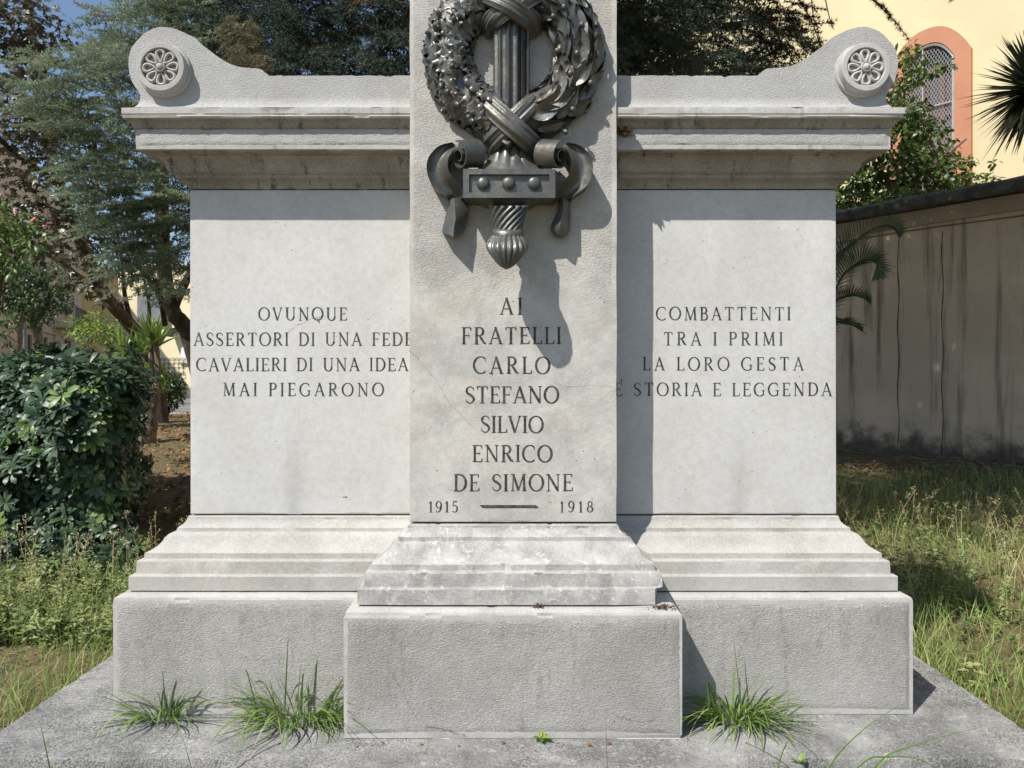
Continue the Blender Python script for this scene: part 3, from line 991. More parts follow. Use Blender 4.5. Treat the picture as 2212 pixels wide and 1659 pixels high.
# ribbon bands crossing over the wreath
def band(name, pts, width, pleats, seed, th=0.006):
    """pts: (x, y, proud); width in metres or list"""
    P = [bz(*q) for q in pts]
    # resample
    out = []
    for i in range(len(P) - 1):
        p0, p1, p2, p3 = P[max(i - 1, 0)], P[i], P[i + 1], P[min(i + 2, len(P) - 1)]
        for k in range(7):
            t = k / 7
            out.append(0.5 * ((2 * p1) + (p2 - p0) * t + (2 * p0 - 5 * p1 + 4 * p2 - p3) * t * t + (3 * p1 - p0 - 3 * p2 + p3) * t ** 3))
    out.append(P[-1])
    rows, back = [], []
    m = len(out)
    rr = random.Random(seed)
    for i, q in enumerate(out):
        d = (out[min(i + 1, m - 1)] - out[max(i - 1, 0)]).normalized()
        f = Vector((0, -1, 0)); side = d.cross(f).normalized(); n = side.cross(d).normalized()
        if n.y > 0: n = -n
        u = i / (m - 1)
        w = width if not isinstance(width, (list, tuple)) else width[0] + (width[1] - width[0]) * u
        row = []
        for k in range(25):
            v = (k - 12) / 12
            z = 0.012 * (1 - v * v) - 0.006
            z += 0.0032 * math.sin(v * pleats * math.pi + 0.7 * math.sin(u * 4 + seed)) + 0.0015 * math.sin(v * pleats * 2.3 * math.pi + u * 5)
            row.append(q + side * (v * w / 2) + n * z)
        rows.append(row)
    mb = MB()
    mb.grid(rows)
    mb.grid([[rows[i][0] for i in range(m)], [rows[i][0] - Vector((0, -0.03, 0)) for i in range(m)]])
    mb.grid([[rows[i][-1] for i in range(m)], [rows[i][-1] - Vector((0, -0.03, 0)) for i in range(m)]])
    return mb.build(name, BR, emblem, 60)
band("ribbon", [(820, 560, .045), (770, 615, .082), (690, 690, .097), (600, 770, .094), (520, 845, .060), (495, 885, .015)], [0.068, 0.085], 2.0, 3)
band("ribbon", [(470, 570, .045), (530, 625, .088), (620, 710, .112), (710, 790, .108), (785, 860, .065), (815, 905, .015)], [0.076, 0.078], 1.6, 5)
band("ribbon", [(500, 205, .02), (525, 130, .070), (590, 70, .100), (690, 15, .108), (800, -50, .080)], [0.080, 0.075], 2.2, 7)
band("ribbon", [(810, 200, .02), (775, 120, .075), (690, 45, .115), (600, -10, .118), (480, -60, .08)], [0.085, 0.080], 2.0, 9)
# knotted lump under the crossing
mb = MB()
rows = []
for i in range(11):
    a = math.pi * i / 10
    row = []
    for k in range(17):
        ph = math.pi * k / 16
        row.append(bz(632 + 52 * math.cos(ph) * math.sin(a) ** 0.7 + 6 * math.sin(i), 850 - 34 * math.cos(a) + 8 * math.sin(k), 0.02 + 0.085 * math.sin(ph) * math.sin(a)))
    rows.append(row)
mb.grid(rows)
mb.build("ribbon_knot", BR, emblem, 60)

# blade --------------------------------------------------------------
mb = MB()
def blade_sec(py):
    pts = [(545, 0.0), (547, .045), (556, .058), (572, .060), (580, .072), (588, .076)]
    xs0, xs1 = 588, 715
    for k in range(31):
        t = k / 30
        x = xs0 + (xs1 - xs0) * t
        c = 0.076 + 0.016 * math.sin(math.pi * t)
        c -= 0.016 * abs(math.sin(math.pi * t * 2.5 + 0.0)) ** 0.8 if 0 < k < 30 else 0
        pts.append((x, c))
    pts += [(722, .072), (730, .058), (742, .050), (750, .062), (757, .060), (762, .045), (764, 0.0)]
    return [bz(x, py, p) for x, p in pts]
secs = [blade_sec(y) for y in (760, 680, 600, 500, 400, 300, 200, 100, 0)]
x_up = []
for s_ in range(1, 9):
    x_up.append([Vector((q.x * (1 - 0.012 * s_) if s_ < 7 else q.x * (0.92 - 0.45 * (s_ - 6)), q.y, q.z + 0.075 * s_)) for q in secs[-1]])
mb.grid(secs + x_up)
mb.build("sword_blade", BR, emblem, 40)

# flared foot of the blade above the guard ------------------------------
mb = MB()
secs = []
for i in range(15):
    u = i / 14
    y = 868 + (1012 - 868) * u
    hw = 105 + 25 * u + 82 * u ** 3.2
    front = 0.055 + 0.020 * u + 0.050 * u ** 2.2
    row = []
    for k in range(65):
        v = (k - 32) / 32
        x = 648 + hw * v
        fl = 0.011 * abs(math.sin(v * math.pi * 2.0)) ** 0.7 * (1 - u ** 3)
        p = front * (1 - 0.55 * abs(v) ** 2.2) + fl
        row.append(bz(x, y, p))
    row = [Vector((row[0].x, ZS, row[0].z))] + row + [Vector((row[-1].x, ZS, row[-1].z))]
    secs.append(row)
mb.grid(secs)
mb.build("blade_foot", BR, emblem, 50)

# guard box with three bosses ------------------------------------------
mb = MB()
def gp(x, y, dep=0.0):
    v = (x - 642) / 275
    return bz(x, y, 0.128 - 0.010 * abs(v) - dep)
xl, xr, yt, yb2 = 367, 916, 1006, 1178
ix0, ix1, iy0, iy1 = 402, 880, 1038, 1147
def frame_quad(a, b, c, d): mb.add([a, b, c, d], [(0, 1, 2, 3)])
NX = 12
def strip(xa, xb, ya, yb_, da=0.0, db=0.0, sag=0.0):
    r0 = [gp(xa + (xb - xa) * k / NX, ya + sag * (1 - ((k / NX) * 2 - 1) ** 2), da) for k in range(NX + 1)]
    r1 = [gp(xa + (xb - xa) * k / NX, yb_ + sag * (1 - ((k / NX) * 2 - 1) ** 2), db) for k in range(NX + 1)]
    mb.grid([r0, r1])
strip(xl, xr, yt, iy0); strip(xl, xr, iy1, yb2)
strip(xl, ix0, iy0, iy1); strip(ix1, xr, iy0, iy1)
strip(ix0, ix1, iy0, iy0 + 2, 0, 0.013); strip(ix0, ix1, iy1 - 2, iy1, 0.013, 0)
strip(ix0, ix1, iy0 + 2, iy1 - 2, 0.013, 0.013)
for xx in (ix0, ix1):
    mb.grid([[gp(xx, iy0), gp(xx, iy1)], [gp(xx, iy0, 0.013), gp(xx, iy1, 0.013)]])
def back(x, y): return Vector((gp(x, y).x, ZS, gp(x, y).z))
mb.grid([[gp(xl + (xr - xl) * k / NX, yt) for k in range(NX + 1)], [Vector((gp(xl + (xr - xl) * k / NX, yt).x, ZS, gp(xl, yt).z)) for k in range(NX + 1)]])
mb.grid([[gp(xl + (xr - xl) * k / NX, yb2) for k in range(NX + 1)], [Vector((gp(xl + (xr - xl) * k / NX, yb2).x, ZS, gp(xl, yb2).z)) for k in range(NX + 1)]])
for xx in (xl, xr):
    mb.grid([[gp(xx, yt), gp(xx, yb2)], [back(xx, yt), back(xx, yb2)]])
guard = mb.build("guard", BR, emblem, 30)
boss0 = None
for x in (487, 638, 789):
    if boss0 is None:
        m2 = MB(); rows = []
        for i in range(8):
            a = math.pi / 2 * i / 7
            r_ = 0.0245 * math.cos(a) ** 0.85 + 0.0001
            rows.append([(r_ * math.cos(2 * math.pi * k / 24), -0.017 * math.sin(a), r_ * math.sin(2 * math.pi * k / 24)) for k in range(24)])
        m2.grid(rows, close=True)
        boss0 = m2.build("boss", BR, None, 60); o = boss0
    else:
        o = boss0.copy(); COL.objects.link(o)
    o.parent = guard
    o.matrix_parent_inverse = Matrix.Translation(-world_loc(guard))
    o.location = gp(x, 1093, 0.0125)

# tapering shoulder under the guard, collar, grip and pommel --------------
mb = MB()
secs = []
for y, hw, fr in ((1176, 262, .110), (1190, 240, .108), (1206, 205, .100), (1224, 165, .085), (1240, 135, .06), (1250, 118, .02)):
    row = []
    for k in range(33):
        v = (k - 16) / 16
        row.append(bz(643 + hw * v, y, fr * max(0.0, 1 - abs(v) ** 2.5) + 0.001))
    secs.append(row)
mb.grid(secs)
mb.build("guard_shoulder", BR, emblem, 50)

def gaxis(y):
    u = (y - 1235) / 370.0
    return 0.112 + 0.082 * u
def turned(name, prof, flutes, depth, twist, n=160):
    """round part along the tilted grip axis; prof (y, r px)"""
    mb = MB(); rows = []
    for y, r_ in prof:
        ax = gaxis(y)
        c = bz(636 + (y - 1235) * -0.028, y, ax)
        rm = r_ * 0.3627 * (ZS - ax) / F
        tilt = 0.25
        row = []
        for k in range(n):
            a = 2 * math.pi * k / n
            fl = 1.0 - depth * (0.5 + 0.5 * math.cos(flutes * a + twist * (y - 1235))) ** 2.0 * (1 if r_ > 20 else 0)
            q = rm * fl
            row.append((c.x + q * math.cos(a), c.y + q * math.sin(a) * 0.96, c.z + q * math.sin(a) * tilt))
        rows.append(row)
    mb.grid(rows, close=True)
    return mb.build(name, BR, emblem, 55)
turned("grip", [(y, 122 - 36 * ((y - 1222) / 146.0) ** 0.8) for y in np.linspace(1222, 1368, 26)] + [(1369, 2)], 15, 0.15, 0.145)
turned("collar", [(1361, 2), (1362, 84), (1364, 90), (1372, 95), (1382, 96), (1390, 94), (1397, 92), (1398, 2)], 1, 0.0, 0, 48)
turned("pommel", [(1393, 2), (1394, 91), (1400, 94), (1412, 104), (1428, 117), (1445, 126), (1460, 129), (1475, 127), (1490, 120), (1510, 106), (1530, 91), (1550, 75), (1568, 59), (1582, 43), (1592, 30), (1600, 16), (1605, 2)], 20, 0.10, 0)

# scrolls -----------------------------------------------------------------
def scroll(s):
    X = (lambda x: x) if s < 0 else (lambda x: 1290 - x)
    mb = MB()
    secs = [((276, 1186), (372, 1180)), ((262, 1164), (368, 1140)), ((222, 1136), (352, 1104)), ((183, 1102), (326, 1078)), ((158, 1050), (298, 1046)), ((149, 990), (276, 1000)), ((160, 940), (276, 955)), ((185, 902), (290, 920)), ((228, 866), (312, 892)), ((300, 846), (345, 880))]
    rows = []
    for i, (o_, i_) in enumerate(secs):
        u = i / (len(secs) - 1)
        row = []
        base = 0.060 + 0.020 * math.sin(u * math.pi) + 0.02 * u
        row.append(Vector((bz(X(o_[0]), o_[1], base).x, ZS, bz(X(o_[0]), o_[1], base).z)))
        for k in range(11):
            v = k / 10
            x = o_[0] + (i_[0] - o_[0]) * v; y = o_[1] + (i_[1] - o_[1]) * v
            p = base - 0.030 * math.sin(math.pi * v) ** 0.9 + 0.012 * v
            row.append(bz(X(x), y, p))
        q = row[-1]
        row.append(Vector((q.x, ZS, q.z)))
        rows.append(row)
    # smooth between measured sections
    fine = []
    for i in range(len(rows) - 1):
        p0, p1, p2, p3 = rows[max(i - 1, 0)], rows[i], rows[i + 1], rows[min(i + 2, len(rows) - 1)]
        for k in range(4):
            t = k / 4
            fine.append([0.5 * ((2 * b_) + (c_ - a_) * t + (2 * a_ - 5 * b_ + 4 * c_ - d_) * t * t + (3 * b_ - a_ - 3 * c_ + d_) * t ** 3) for a_, b_, c_, d_ in zip(p0, p1, p2, p3)])
    fine.append(rows[-1])
    mb.grid(fine)
    # the rolled volute: a spiral sheet drawn out along a slanting axis
    e0 = bz(X(338), 934, 0.108); e1 = bz(X(452), 928, 0.052)
    ax = (e1 - e0); axn = ax.normalized()
    up = Vector((0, 0, 1)); side = axn.cross(up).normalized(); up = side.cross(axn).normalized()
    if side.y > 0: side = -side
    rows = []
    for j in range(9):
        c = e0 + ax * (j / 8)
        row = []
        for k in range(61):
            t = k / 60
            a = math.pi * 0.5 + t * 2 * math.pi * 1.55
            r_ = 0.054 * (1 - 0.80 * t ** 0.8) * (1 + 0.05 * j / 8)
            row.append(c - side * (r_ * math.cos(a)) + up * (r_ * math.sin(a)))
        rows.append(row)
    mb.grid(rows)
    mb.grid([[q + (q - (e0 + ax * (j / 8))).normalized() * 0.005 for q in r_] for j, r_ in enumerate(rows)])
    mb.grid([rows[0], [q + (q - e0).normalized() * 0.005 for q in rows[0]]])
    mb.add([q for q in rows[-1][:40]], [tuple(range(40))])
    mb.build("scroll", BR, emblem, 45)
scroll(-1); scroll(1)

# hanging ends of the cross guard
mb = MB()
secs = [(1178, 278, 312, 372, .062, .035, .035), (1235, 272, 318, 400, .074, .038, .035), (1300, 258, 322, 396, .076, .040, .035), (1360, 244, 312, 378, .078, .040, .035), (1384, 243, 308, 366, .076, .042, .035)]
rows = []
for y, xa, xm, xb, pm, pa, pb in secs:
    rows.append([bz(xa, y, 0.0), bz(xa, y, pa), bz((xa + xm) / 2, y + 8, (pa + pm) / 2 + .004), bz(xm, y + 26 * (y > 1370), pm), bz((xb + xm) / 2, y + 16 * (y > 1370), (pb + pm) / 2 + .004), bz(xb, y, pb), bz(xb, y, 0.0)])
tip = rows[-1]
mb.grid(rows)
ctr = bz(306, 1412, 0.02)
rows2 = [tip, [q.lerp(ctr, 0.5) + Vector((0, 0, -0.004)) for q in tip], [ctr] * 7]
mb.grid(rows2)
mb.build("hanging_end", BR, emblem, 25)
mb = MB()
secs = [(1178, 938, 962, 1004, .060, .03, .03), (1215, 936, 966, 1005, .068, .035, .03), (1260, 928, 962, 1004, .072, .04, .03), (1310, 905, 950, 1004, .074, .04, .032), (1345, 888, 944, 1004, .076, .042, .034), (1375, 890, 943, 1000, .072, .040, .034), (1400, 908, 942, 985, .060, .034, .03), (1416, 930, 943, 960, .035, .025, .02)]
rows = []
for y, xa, xm, xb, pm, pa, pb in secs:
    rows.append([bz(xa, y, 0.0), bz(xa, y, pa), bz((xa + xm) / 2, y, (pa + pm) / 2 + .006), bz(xm, y, pm), bz((xb + xm) / 2, y, (pb + pm) / 2 + .006), bz(xb, y, pb), bz(xb, y, 0.0)])
mb.grid(rows)
mb.build("hanging_end", BR, emblem, 30)
# ------------------------------------------------------------------ ground and street
def ground_mat():
    k = NT("dry garden soil")
    col = k.mix(k.ramp(k.noise(1.3, 6, 0.6), 0.38, 0.62), (0.16, 0.115, 0.065), (0.10, 0.10, 0.045))
    col = k.mix(k.ramp(k.noise(14, 6, 0.7), 0.42, 0.66), col, (0.24, 0.18, 0.105))
    col = k.mix(k.ramp(k.noise(45, 4, 0.7), 0.5, 0.7, 0, 0.6), col, (0.07, 0.05, 0.03))
    return k.finish(col, 0.95, k.bump(k.noise(30, 6, 0.7), 0.8, 0.04), spec=0.1)
xs = np.concatenate([np.linspace(-300, -12, 8), np.linspace(-10, 12, 45), np.linspace(14, 300, 8)])
ys = np.concatenate([[-60, -20, -5], np.linspace(0, 18, 60), [22, 30, 45, 70, 120, 400]])
gx, gy = np.meshgrid(xs, ys)
gz = np.minimum(np.maximum(gy - 3.0, 0) * 0.07, 0.77)
wv = 0.02 * np.sin(gx * 2.1 + gy * 0.7) * np.sin(gy * 1.7 - gx * 0.6)
gz = gz + np.where((gy > 0) & (gy < 17) & (np.abs(gx) < 11), wv, 0) - 0.0
V = np.stack([gx, gy, gz], -1).reshape(-1, 3)
nx_ = len(xs)
ii, jj = np.meshgrid(np.arange(len(ys) - 1), np.arange(nx_ - 1), indexing='ij')
a = (ii * nx_ + jj).ravel()
Fq = np.stack([a, a + 1, a + nx_ + 1, a + nx_], 1)
tag(big_mesh("ground", V, Fq, ground_mat(), shade=True), kind="structure")

def street_mat():
    k = NT("pale street asphalt")
    col = k.mix(k.ramp(k.noise(0.8, 6, 0.6), 0.35, 0.65), (0.16, 0.155, 0.15), (0.22, 0.21, 0.20))
    return k.finish(col, 0.9, k.bump(k.noise(60, 4), 0.4, 0.01), spec=0.2)
mb = MB()
mb.add([(-120, 17.2, 0.776), (-2, 17.2, 0.776), (-2, 60, 0.776), (-120, 60, 0.776)], [(0, 1, 2, 3)])
tag(mb.build("street", street_mat()), kind="structure")

# ------------------------------------------------------------------ boundary wall on the right
WU = Vector((-0.633, 0.774, 0)).normalized()
WN = Vector((-WU.y, WU.x, 0))            # towards the garden
W0 = Vector((6.03, 9.1, 0))
def wall_mat():
    k = NT("stained grey render")
    col = k.mix(k.ramp(k.noise(1.2, 6, 0.6), 0.35, 0.65), (0.62, 0.49, 0.355), (0.50, 0.40, 0.295))
    col = k.mix(k.ramp(k.noise(6, 6, 0.65, (1, 1, 0.06)), 0.48, 0.68, 0.0, 0.75), col, (0.09, 0.08, 0.07))
    z = k.n("ShaderNodeSeparateXYZ"); k.l(k.pos(), z.inputs[0])
    low = k.math('ADD', z.outputs[2], k.math('MULTIPLY', k.noise(3.0, 6, 0.7), -1.1))
    col = k.mix(k.ramp(low, -0.05, 0.35, 0.85, 0.0), col, (0.035, 0.032, 0.03))
    return k.finish(col, 0.95, k.bump(k.noise(18, 6, 0.65), 0.4, 0.02), spec=0.1)
def coping_mat():
    return paint("dark mossy coping", (0.06, 0.06, 0.058), (0.13, 0.125, 0.115), 6, 0.95, 0.6, 0.1)
bw = thing("boundary_wall", "tall grey rendered garden wall with dark coping and damp streaks, to the right of the memorial", "wall", tuple(W0))
def along(s, off, z): 
    p = W0 + WU * s + WN * off
    return Vector((p.x, p.y, z))
S0, S1 = -7.0, 14.0
mb = MB()
mb.obox(along(S0, 0, -0.3), WU * (S1 - S0), -WN * 0.30, Vector((0, 0, 3.95)))
mb.build("wall_face", wall_mat(), bw)
mb = MB()
n = 70
rows = []
rr = random.Random(3)
for i in range(n + 1):
    s = S0 + (S1 - S0) * i / n
    j = lambda: rr.uniform(-0.012, 0.012)
    rows.append([along(s, -0.05, 3.655), along(s, 0.10, 3.665 + j()), along(s, 0.12 + j(), 3.70 + j()), along(s, 0.115 + j(), 3.80 + j()), along(s, 0.04, 3.85 + j()), along(s, -0.12, 3.88 + j()), along(s, -0.42, 3.82 + j()), along(s, -0.42, 3.655)])
mb.grid(rows)
mb.build("coping", coping_mat(), bw, 30)
mb = MB()
mb.obox(along(S0, 0.028, 3.46), WU * (S1 - S0), -WN * 0.10, Vector((0, 0, 0.193)))
mb.build("plain_band", paint("brown render band", (0.36, 0.28, 0.20), (0.29, 0.23, 0.165), 2.5, 0.95, 0.2, 0.1), bw)
mb = MB()
pts = [along(S0 + (S1 - S0) * i / 40, 0.012, 3.40 - 0.012 * math.sin(i * 1.1)) for i in range(41)]
mb.tube(pts, 0.008, 5)
mb.build("cable", M['joint'], bw)
M['joint2'] = paint("dark crack stain", (0.05, 0.045, 0.04), (0.08, 0.07, 0.06), 30, 0.95, 0.2, 0.1)
for sq in (-1.2, 0.9, 1.45, 3.3):
    mb = MB()
    rows = []
    for i in range(25):
        z = 0.45 + 2.9 * i / 24
        w = 0.003 + 0.005 * rr.random()
        dx = 0.012 * math.sin(i * 0.9 + sq)
        rows.append([along(sq + dx - w, 0.003, z), along(sq + dx + w, 0.003, z)])
    mb.grid(rows)
    mb.build("wall_crack", M['joint2'], bw)

# ------------------------------------------------------------------ yellow building with the arched window
ND = 15.0
n_out = WN                                 # faces the garden
def fac(x, y, off=0.0):
    """point of the facade seen at a measured position, moved off metres outwards"""
    a = (x - CX) / F
    Y = (ND) / (0.774 * a + 0.633)
    p = at(x, y, Y)
    return p + n_out * off
yb_ = thing("yellow_building", "pale yellow building with an orange framed arched window, above the garden wall", "building", tuple(fac(2050, 830)))
yel = paint("pale yellow render", (0.70, 0.60, 0.375), (0.64, 0.545, 0.34), 0.9, 0.9, 0.1, 0.2)
org = paint("orange window surround", (0.52, 0.25, 0.15), (0.47, 0.225, 0.135), 3, 0.85, 0.1, 0.2)
gridm = paint("galvanised grille", (0.40, 0.39, 0.38), (0.30, 0.29, 0.28), 30, 0.6, 0.05, 0.4, 0.2)
# window outline in facade coordinates (s along WU, z)
c0 = fac(2101, 300); 
def fs(x, y):
    p = fac(x, y); d = p - c0
    return d.dot(WU), p.z
s_in_r, _ = fs(2064, 300); s_out_r = 0.0
wid_out = fs(1921, 300)[0]
s_in_l = wid_out - s_in_r
z_top = fs(2015, 61)[1]; z_spr = fs(2101, 105)[1]; z_in_top = fs(2020, 92)[1]; z_in_spr = fs(2068, 120)[1]
z_bot = fs(2090, 420)[1]
def P(s, z, off=0.0):
    q = c0 + WU * s + n_out * off
    return Vector((q.x, q.y, z))
def arch(sl, sr, zs_, zt, zb, n=18):
    mid = (sl + sr) / 2; hw = (sl - sr) / 2
    pts = [(sr, zb), (sr, zs_)]
    for i in range(1, n):
        t = -1 + 2 * i / n
        pts.append((mid + hw * t, zs_ + (zt - zs_) * (1 - abs(t) ** 2.4)))
    pts += [(sl, zs_), (sl, zb)]
    return pts
outer = arch(wid_out, 0.0, z_spr, z_top, z_bot)
inner = arch(s_in_l, s_in_r, z_in_spr, z_in_top, z_bot)
LO, HI, ZG, ZR = -14.0, 16.0, 0.0, 13.5
# wall around the opening
mb = MB()
top = [P(LO + (HI - LO) * i / 1, ZR) for i in range(2)]
mb.grid([[P(s, z) for s, z in inner], [P(s, z) for s, z in outer]])
mb.add([P(LO, ZG), P(0, ZG), P(0, ZR), P(LO, ZR)], [(0, 1, 2, 3)])
mb.add([P(wid_out, ZG), P(HI, ZG), P(HI, ZR), P(wid_out, ZR)], [(0, 1, 2, 3)])
mb.add([P(0, ZG), P(wid_out, ZG), P(wid_out, z_bot), P(0, z_bot)], [(0, 1, 2, 3)])
mb.grid([[P(s, z) for s, z in outer], [P(s, ZR) for s, z in outer]])
mb.grid([[P(LO, ZR), P(HI, ZR)], [P(LO, ZR, -8), P(HI, ZR, -8)]])
mb.grid([[P(LO, ZG), P(LO, ZR)], [P(LO, ZG, -8), P(LO, ZR, -8)]])
mb.grid([[P(HI, ZG), P(HI, ZR)], [P(HI, ZG, -8), P(HI, ZR, -8)]])
mb.grid([[P(LO, ZG, -8), P(LO, ZR, -8)], [P(HI, ZG, -8), P(HI, ZR, -8)]])
mb.build("facade", yel, yb_, None, recalc=False)
mb = MB()
mb.grid([[P(s, z, 0.06) for s, z in inner], [P(s, z, 0.06) for s, z in outer]])
mb.grid([[P(s, z, 0.06) for s, z in outer], [P(s, z, 0.0) for s, z in outer]])
mb.grid([[P(s, z, 0.06) for s, z in inner], [P(s, z, -0.30) for s, z in inner]])
mb.add([P(0.0 - 0.05, z_bot - 0.22, 0.12), P(wid_out + 0.05, z_bot - 0.22, 0.12), P(wid_out + 0.05, z_bot, 0.12), P(-0.05, z_bot, 0.12)], [(0, 1, 2, 3)])
mb.build("window_surround", org, yb_, None, recalc=False)
win = MB()
win.add([P(s, z, -0.28) for s, z in inner], [tuple(range(len(inner)))])
k = NT("dark window glass")
glass = k.finish(k.mix(k.ramp(k.noise(1.5, 3), 0.4, 0.6), (0.10, 0.085, 0.085), (0.17, 0.14, 0.13)), 0.25, None, spec=0.6)
win_o = win.build("window", glass, yb_)
mb = MB()
wood = paint("brown window frame", (0.16, 0.08, 0.06), (0.20, 0.11, 0.08), 8, 0.7)
w_ = s_in_l - s_in_r
for t in (0.02, 0.34, 0.66, 0.98):
    s_ = s_in_r + w_ * t
    mb.obox(P(s_ - 0.04, z_bot, -0.27), WU * 0.08, n_out * 0.06, Vector((0, 0, (z_in_spr - z_bot) * 1.0)))
for z in (z_bot + 0.05, z_bot + (z_in_spr - z_bot) * 0.36, z_bot + (z_in_spr - z_bot) * 0.62, z_in_spr - 0.1):
    mb.obox(P(s_in_r, z, -0.265), WU * w_, n_out * 0.05, Vector((0, 0, 0.09)))
mb.build("frame", wood, win_o)
mb = MB()      # expanded metal screen with its bars
H_ = z_in_top - z_bot
step_ = 0.058
def inside(s, z):
    if not (s_in_r < s < s_in_l and z > z_bot): return False
    t = (s - (s_in_l + s_in_r) / 2) / (w_ / 2)
    return z < z_in_spr + (z_in_top - z_in_spr) * (1 - abs(t) ** 2.4)
for sgn in (-1, 1):
    nl = int((w_ + H_ * 0.55) / step_) + 2
    for i in range(-nl, nl + 1):
        seg = None
        m = 90
        for q in range(m + 1):
            z = z_bot + H_ * q / m
            s = s_in_r + (i * step_ if sgn > 0 else w_ - i * step_) + sgn * (z - z_bot) * 0.55
            if inside(s, z):
                if seg is None: seg = [(s, z), (s, z)]
                seg[1] = (s, z)
        if seg and seg[0] != seg[1]:
            (sa, za), (sb, zb_) = seg
            r_ = 0.0045
            mb.add([P(sa - r_, za, 0.0), P(sa + r_, za, 0.0), P(sb + r_, zb_, 0.0), P(sb - r_, zb_, 0.0)], [(0, 1, 2, 3)])
mb.build("mesh_screen", gridm, win_o)
mb = MB()
mb.tube([P(s, z, 0.02) for s, z in arch(s_in_l - 0.03, s_in_r + 0.03, z_in_spr, z_in_top - 0.03, z_bot)], 0.03, 6)
for z in (z_bot + (z_in_spr - z_bot) * 0.30, z_bot + (z_in_spr - z_bot) * 0.68):
    mb.tube([P(s_in_r, z, 0.02), P(s_in_l, z, 0.02)], 0.022, 6)
mb.tube([P((s_in_l * 0.62 + s_in_r * 0.38), z_bot, 0.02), P((s_in_l * 0.62 + s_in_r * 0.38), z_in_top, 0.02)], 0.018, 6)
mb.build("screen_frame", gridm, win_o, None)

# ------------------------------------------------------------------ houses across the street on the left
def house(name, label, A, B, depth, h, mats, parts):
    """A, B: ground points of the front wall (left to right seen from the street)"""
    A, B = Vector((A[0], A[1], 0)), Vector((B[0], B[1], 0))
    u = (B - A).normalized(); nrm = Vector((u.y, -u.x, 0))
    t = thing(name, label, "house", (A.x, A.y, 0.77))
    mb = MB()
    L = (B - A).length
    mb.obox(A + Vector((0, 0, 0.5)), u * L, -nrm * depth, Vector((0, 0, h)))
    mb.build("wall", mats['wall'], t)
    return t, A, u, nrm, L
cream = paint("pink cream render", (0.62, 0.47, 0.33), (0.56, 0.42, 0.30), 0.8, 0.9, 0.1, 0.1)
ochre = paint("ochre render", (0.62, 0.42, 0.17), (0.58, 0.39, 0.16), 0.8, 0.9, 0.1, 0.1)
ivory = paint("ivory render", (0.74, 0.66, 0.45), (0.70, 0.62, 0.42), 0.6, 0.9, 0.1, 0.1)
brown = paint("brown shutters", (0.17, 0.11, 0.065), (0.21, 0.14, 0.085), 8, 0.8, 0.2)
trim = paint("cream stone trim", (0.60, 0.49, 0.36), (0.55, 0.45, 0.33), 3, 0.9, 0.1)
iron = paint("black wrought iron", (0.025, 0.025, 0.025), (0.05, 0.05, 0.048), 20, 0.55, 0.1)
greysh = paint("grey roller shutter", (0.16, 0.17, 0.19), (0.21, 0.22, 0.24), 6, 0.6, 0.1)
white = paint("white paint", (0.75, 0.75, 0.75), (0.68, 0.68, 0.68), 5, 0.6, 0.05)

# cream house: placed by its measured corner positions
A_ = at(-70, 830, 27); B_ = at(176, 830, 46)
t, A, u, nrm, L = house("cream_house", "pinkish cream house with brown shutters, small balcony and arched doorway, behind the two street trees", (A_.x, A_.y), (B_.x, B_.y), 12, 10.5, {'wall': cream}, None)
def on_house(x, A, u):
    """distance along the wall where the ray through picture x meets it"""
    a = (x - CX) / F
    return (a * A.y - A.x) / (u.x - a * u.y)
def zat(y, A, u, s):
    return CZ - (y - CY) * (A + u * s).y / F
def rect_on(A, u, nrm, x0, x1, y0, y1, proud, thick, name, mat, parent):
    s0, s1 = on_house(x0, A, u), on_house(x1, A, u)
    sm = (s0 + s1) / 2
    z0, z1 = zat(y1, A, u, sm), zat(y0, A, u, sm)
    mb = MB()
    p = A + u * s0 + nrm * proud
    mb.obox(Vector((p.x, p.y, z0)), u * (s1 - s0), nrm * thick, Vector((0, 0, z1 - z0)))
    return mb.build(name, mat, parent), s0, s1, z0, z1
for x0, x1, y0, y1 in ((51, 60, 722, 763), (86, 95, 727, 766), (142, 148, 735, 775), (142, 147, 662, 682)):
    o, s0, s1, z0, z1 = rect_on(A, u, nrm, x0, x1, y0, y1, 0.0, 0.05, "window", glass, t)
    for k_, (a0, a1) in enumerate(((s0 - 0.22, s0 + 0.10), (s1 - 0.10, s1 + 0.22))):
        mb = MB(); p = A + u * a0 + nrm * 0.055
        mb.obox(Vector((p.x, p.y, z0)), u * (a1 - a0), nrm * 0.05, Vector((0, 0, z1 - z0)))
        mb.build("shutter", brown, o)
    mb = MB(); p = A + u * (s0 - 0.2)
    mb.obox(Vector((p.x, p.y, z0 - 0.14)), u * (s1 - s0 + 0.4), nrm * 0.16, Vector((0, 0, 0.12)))
    mb.build("sill", trim, o)
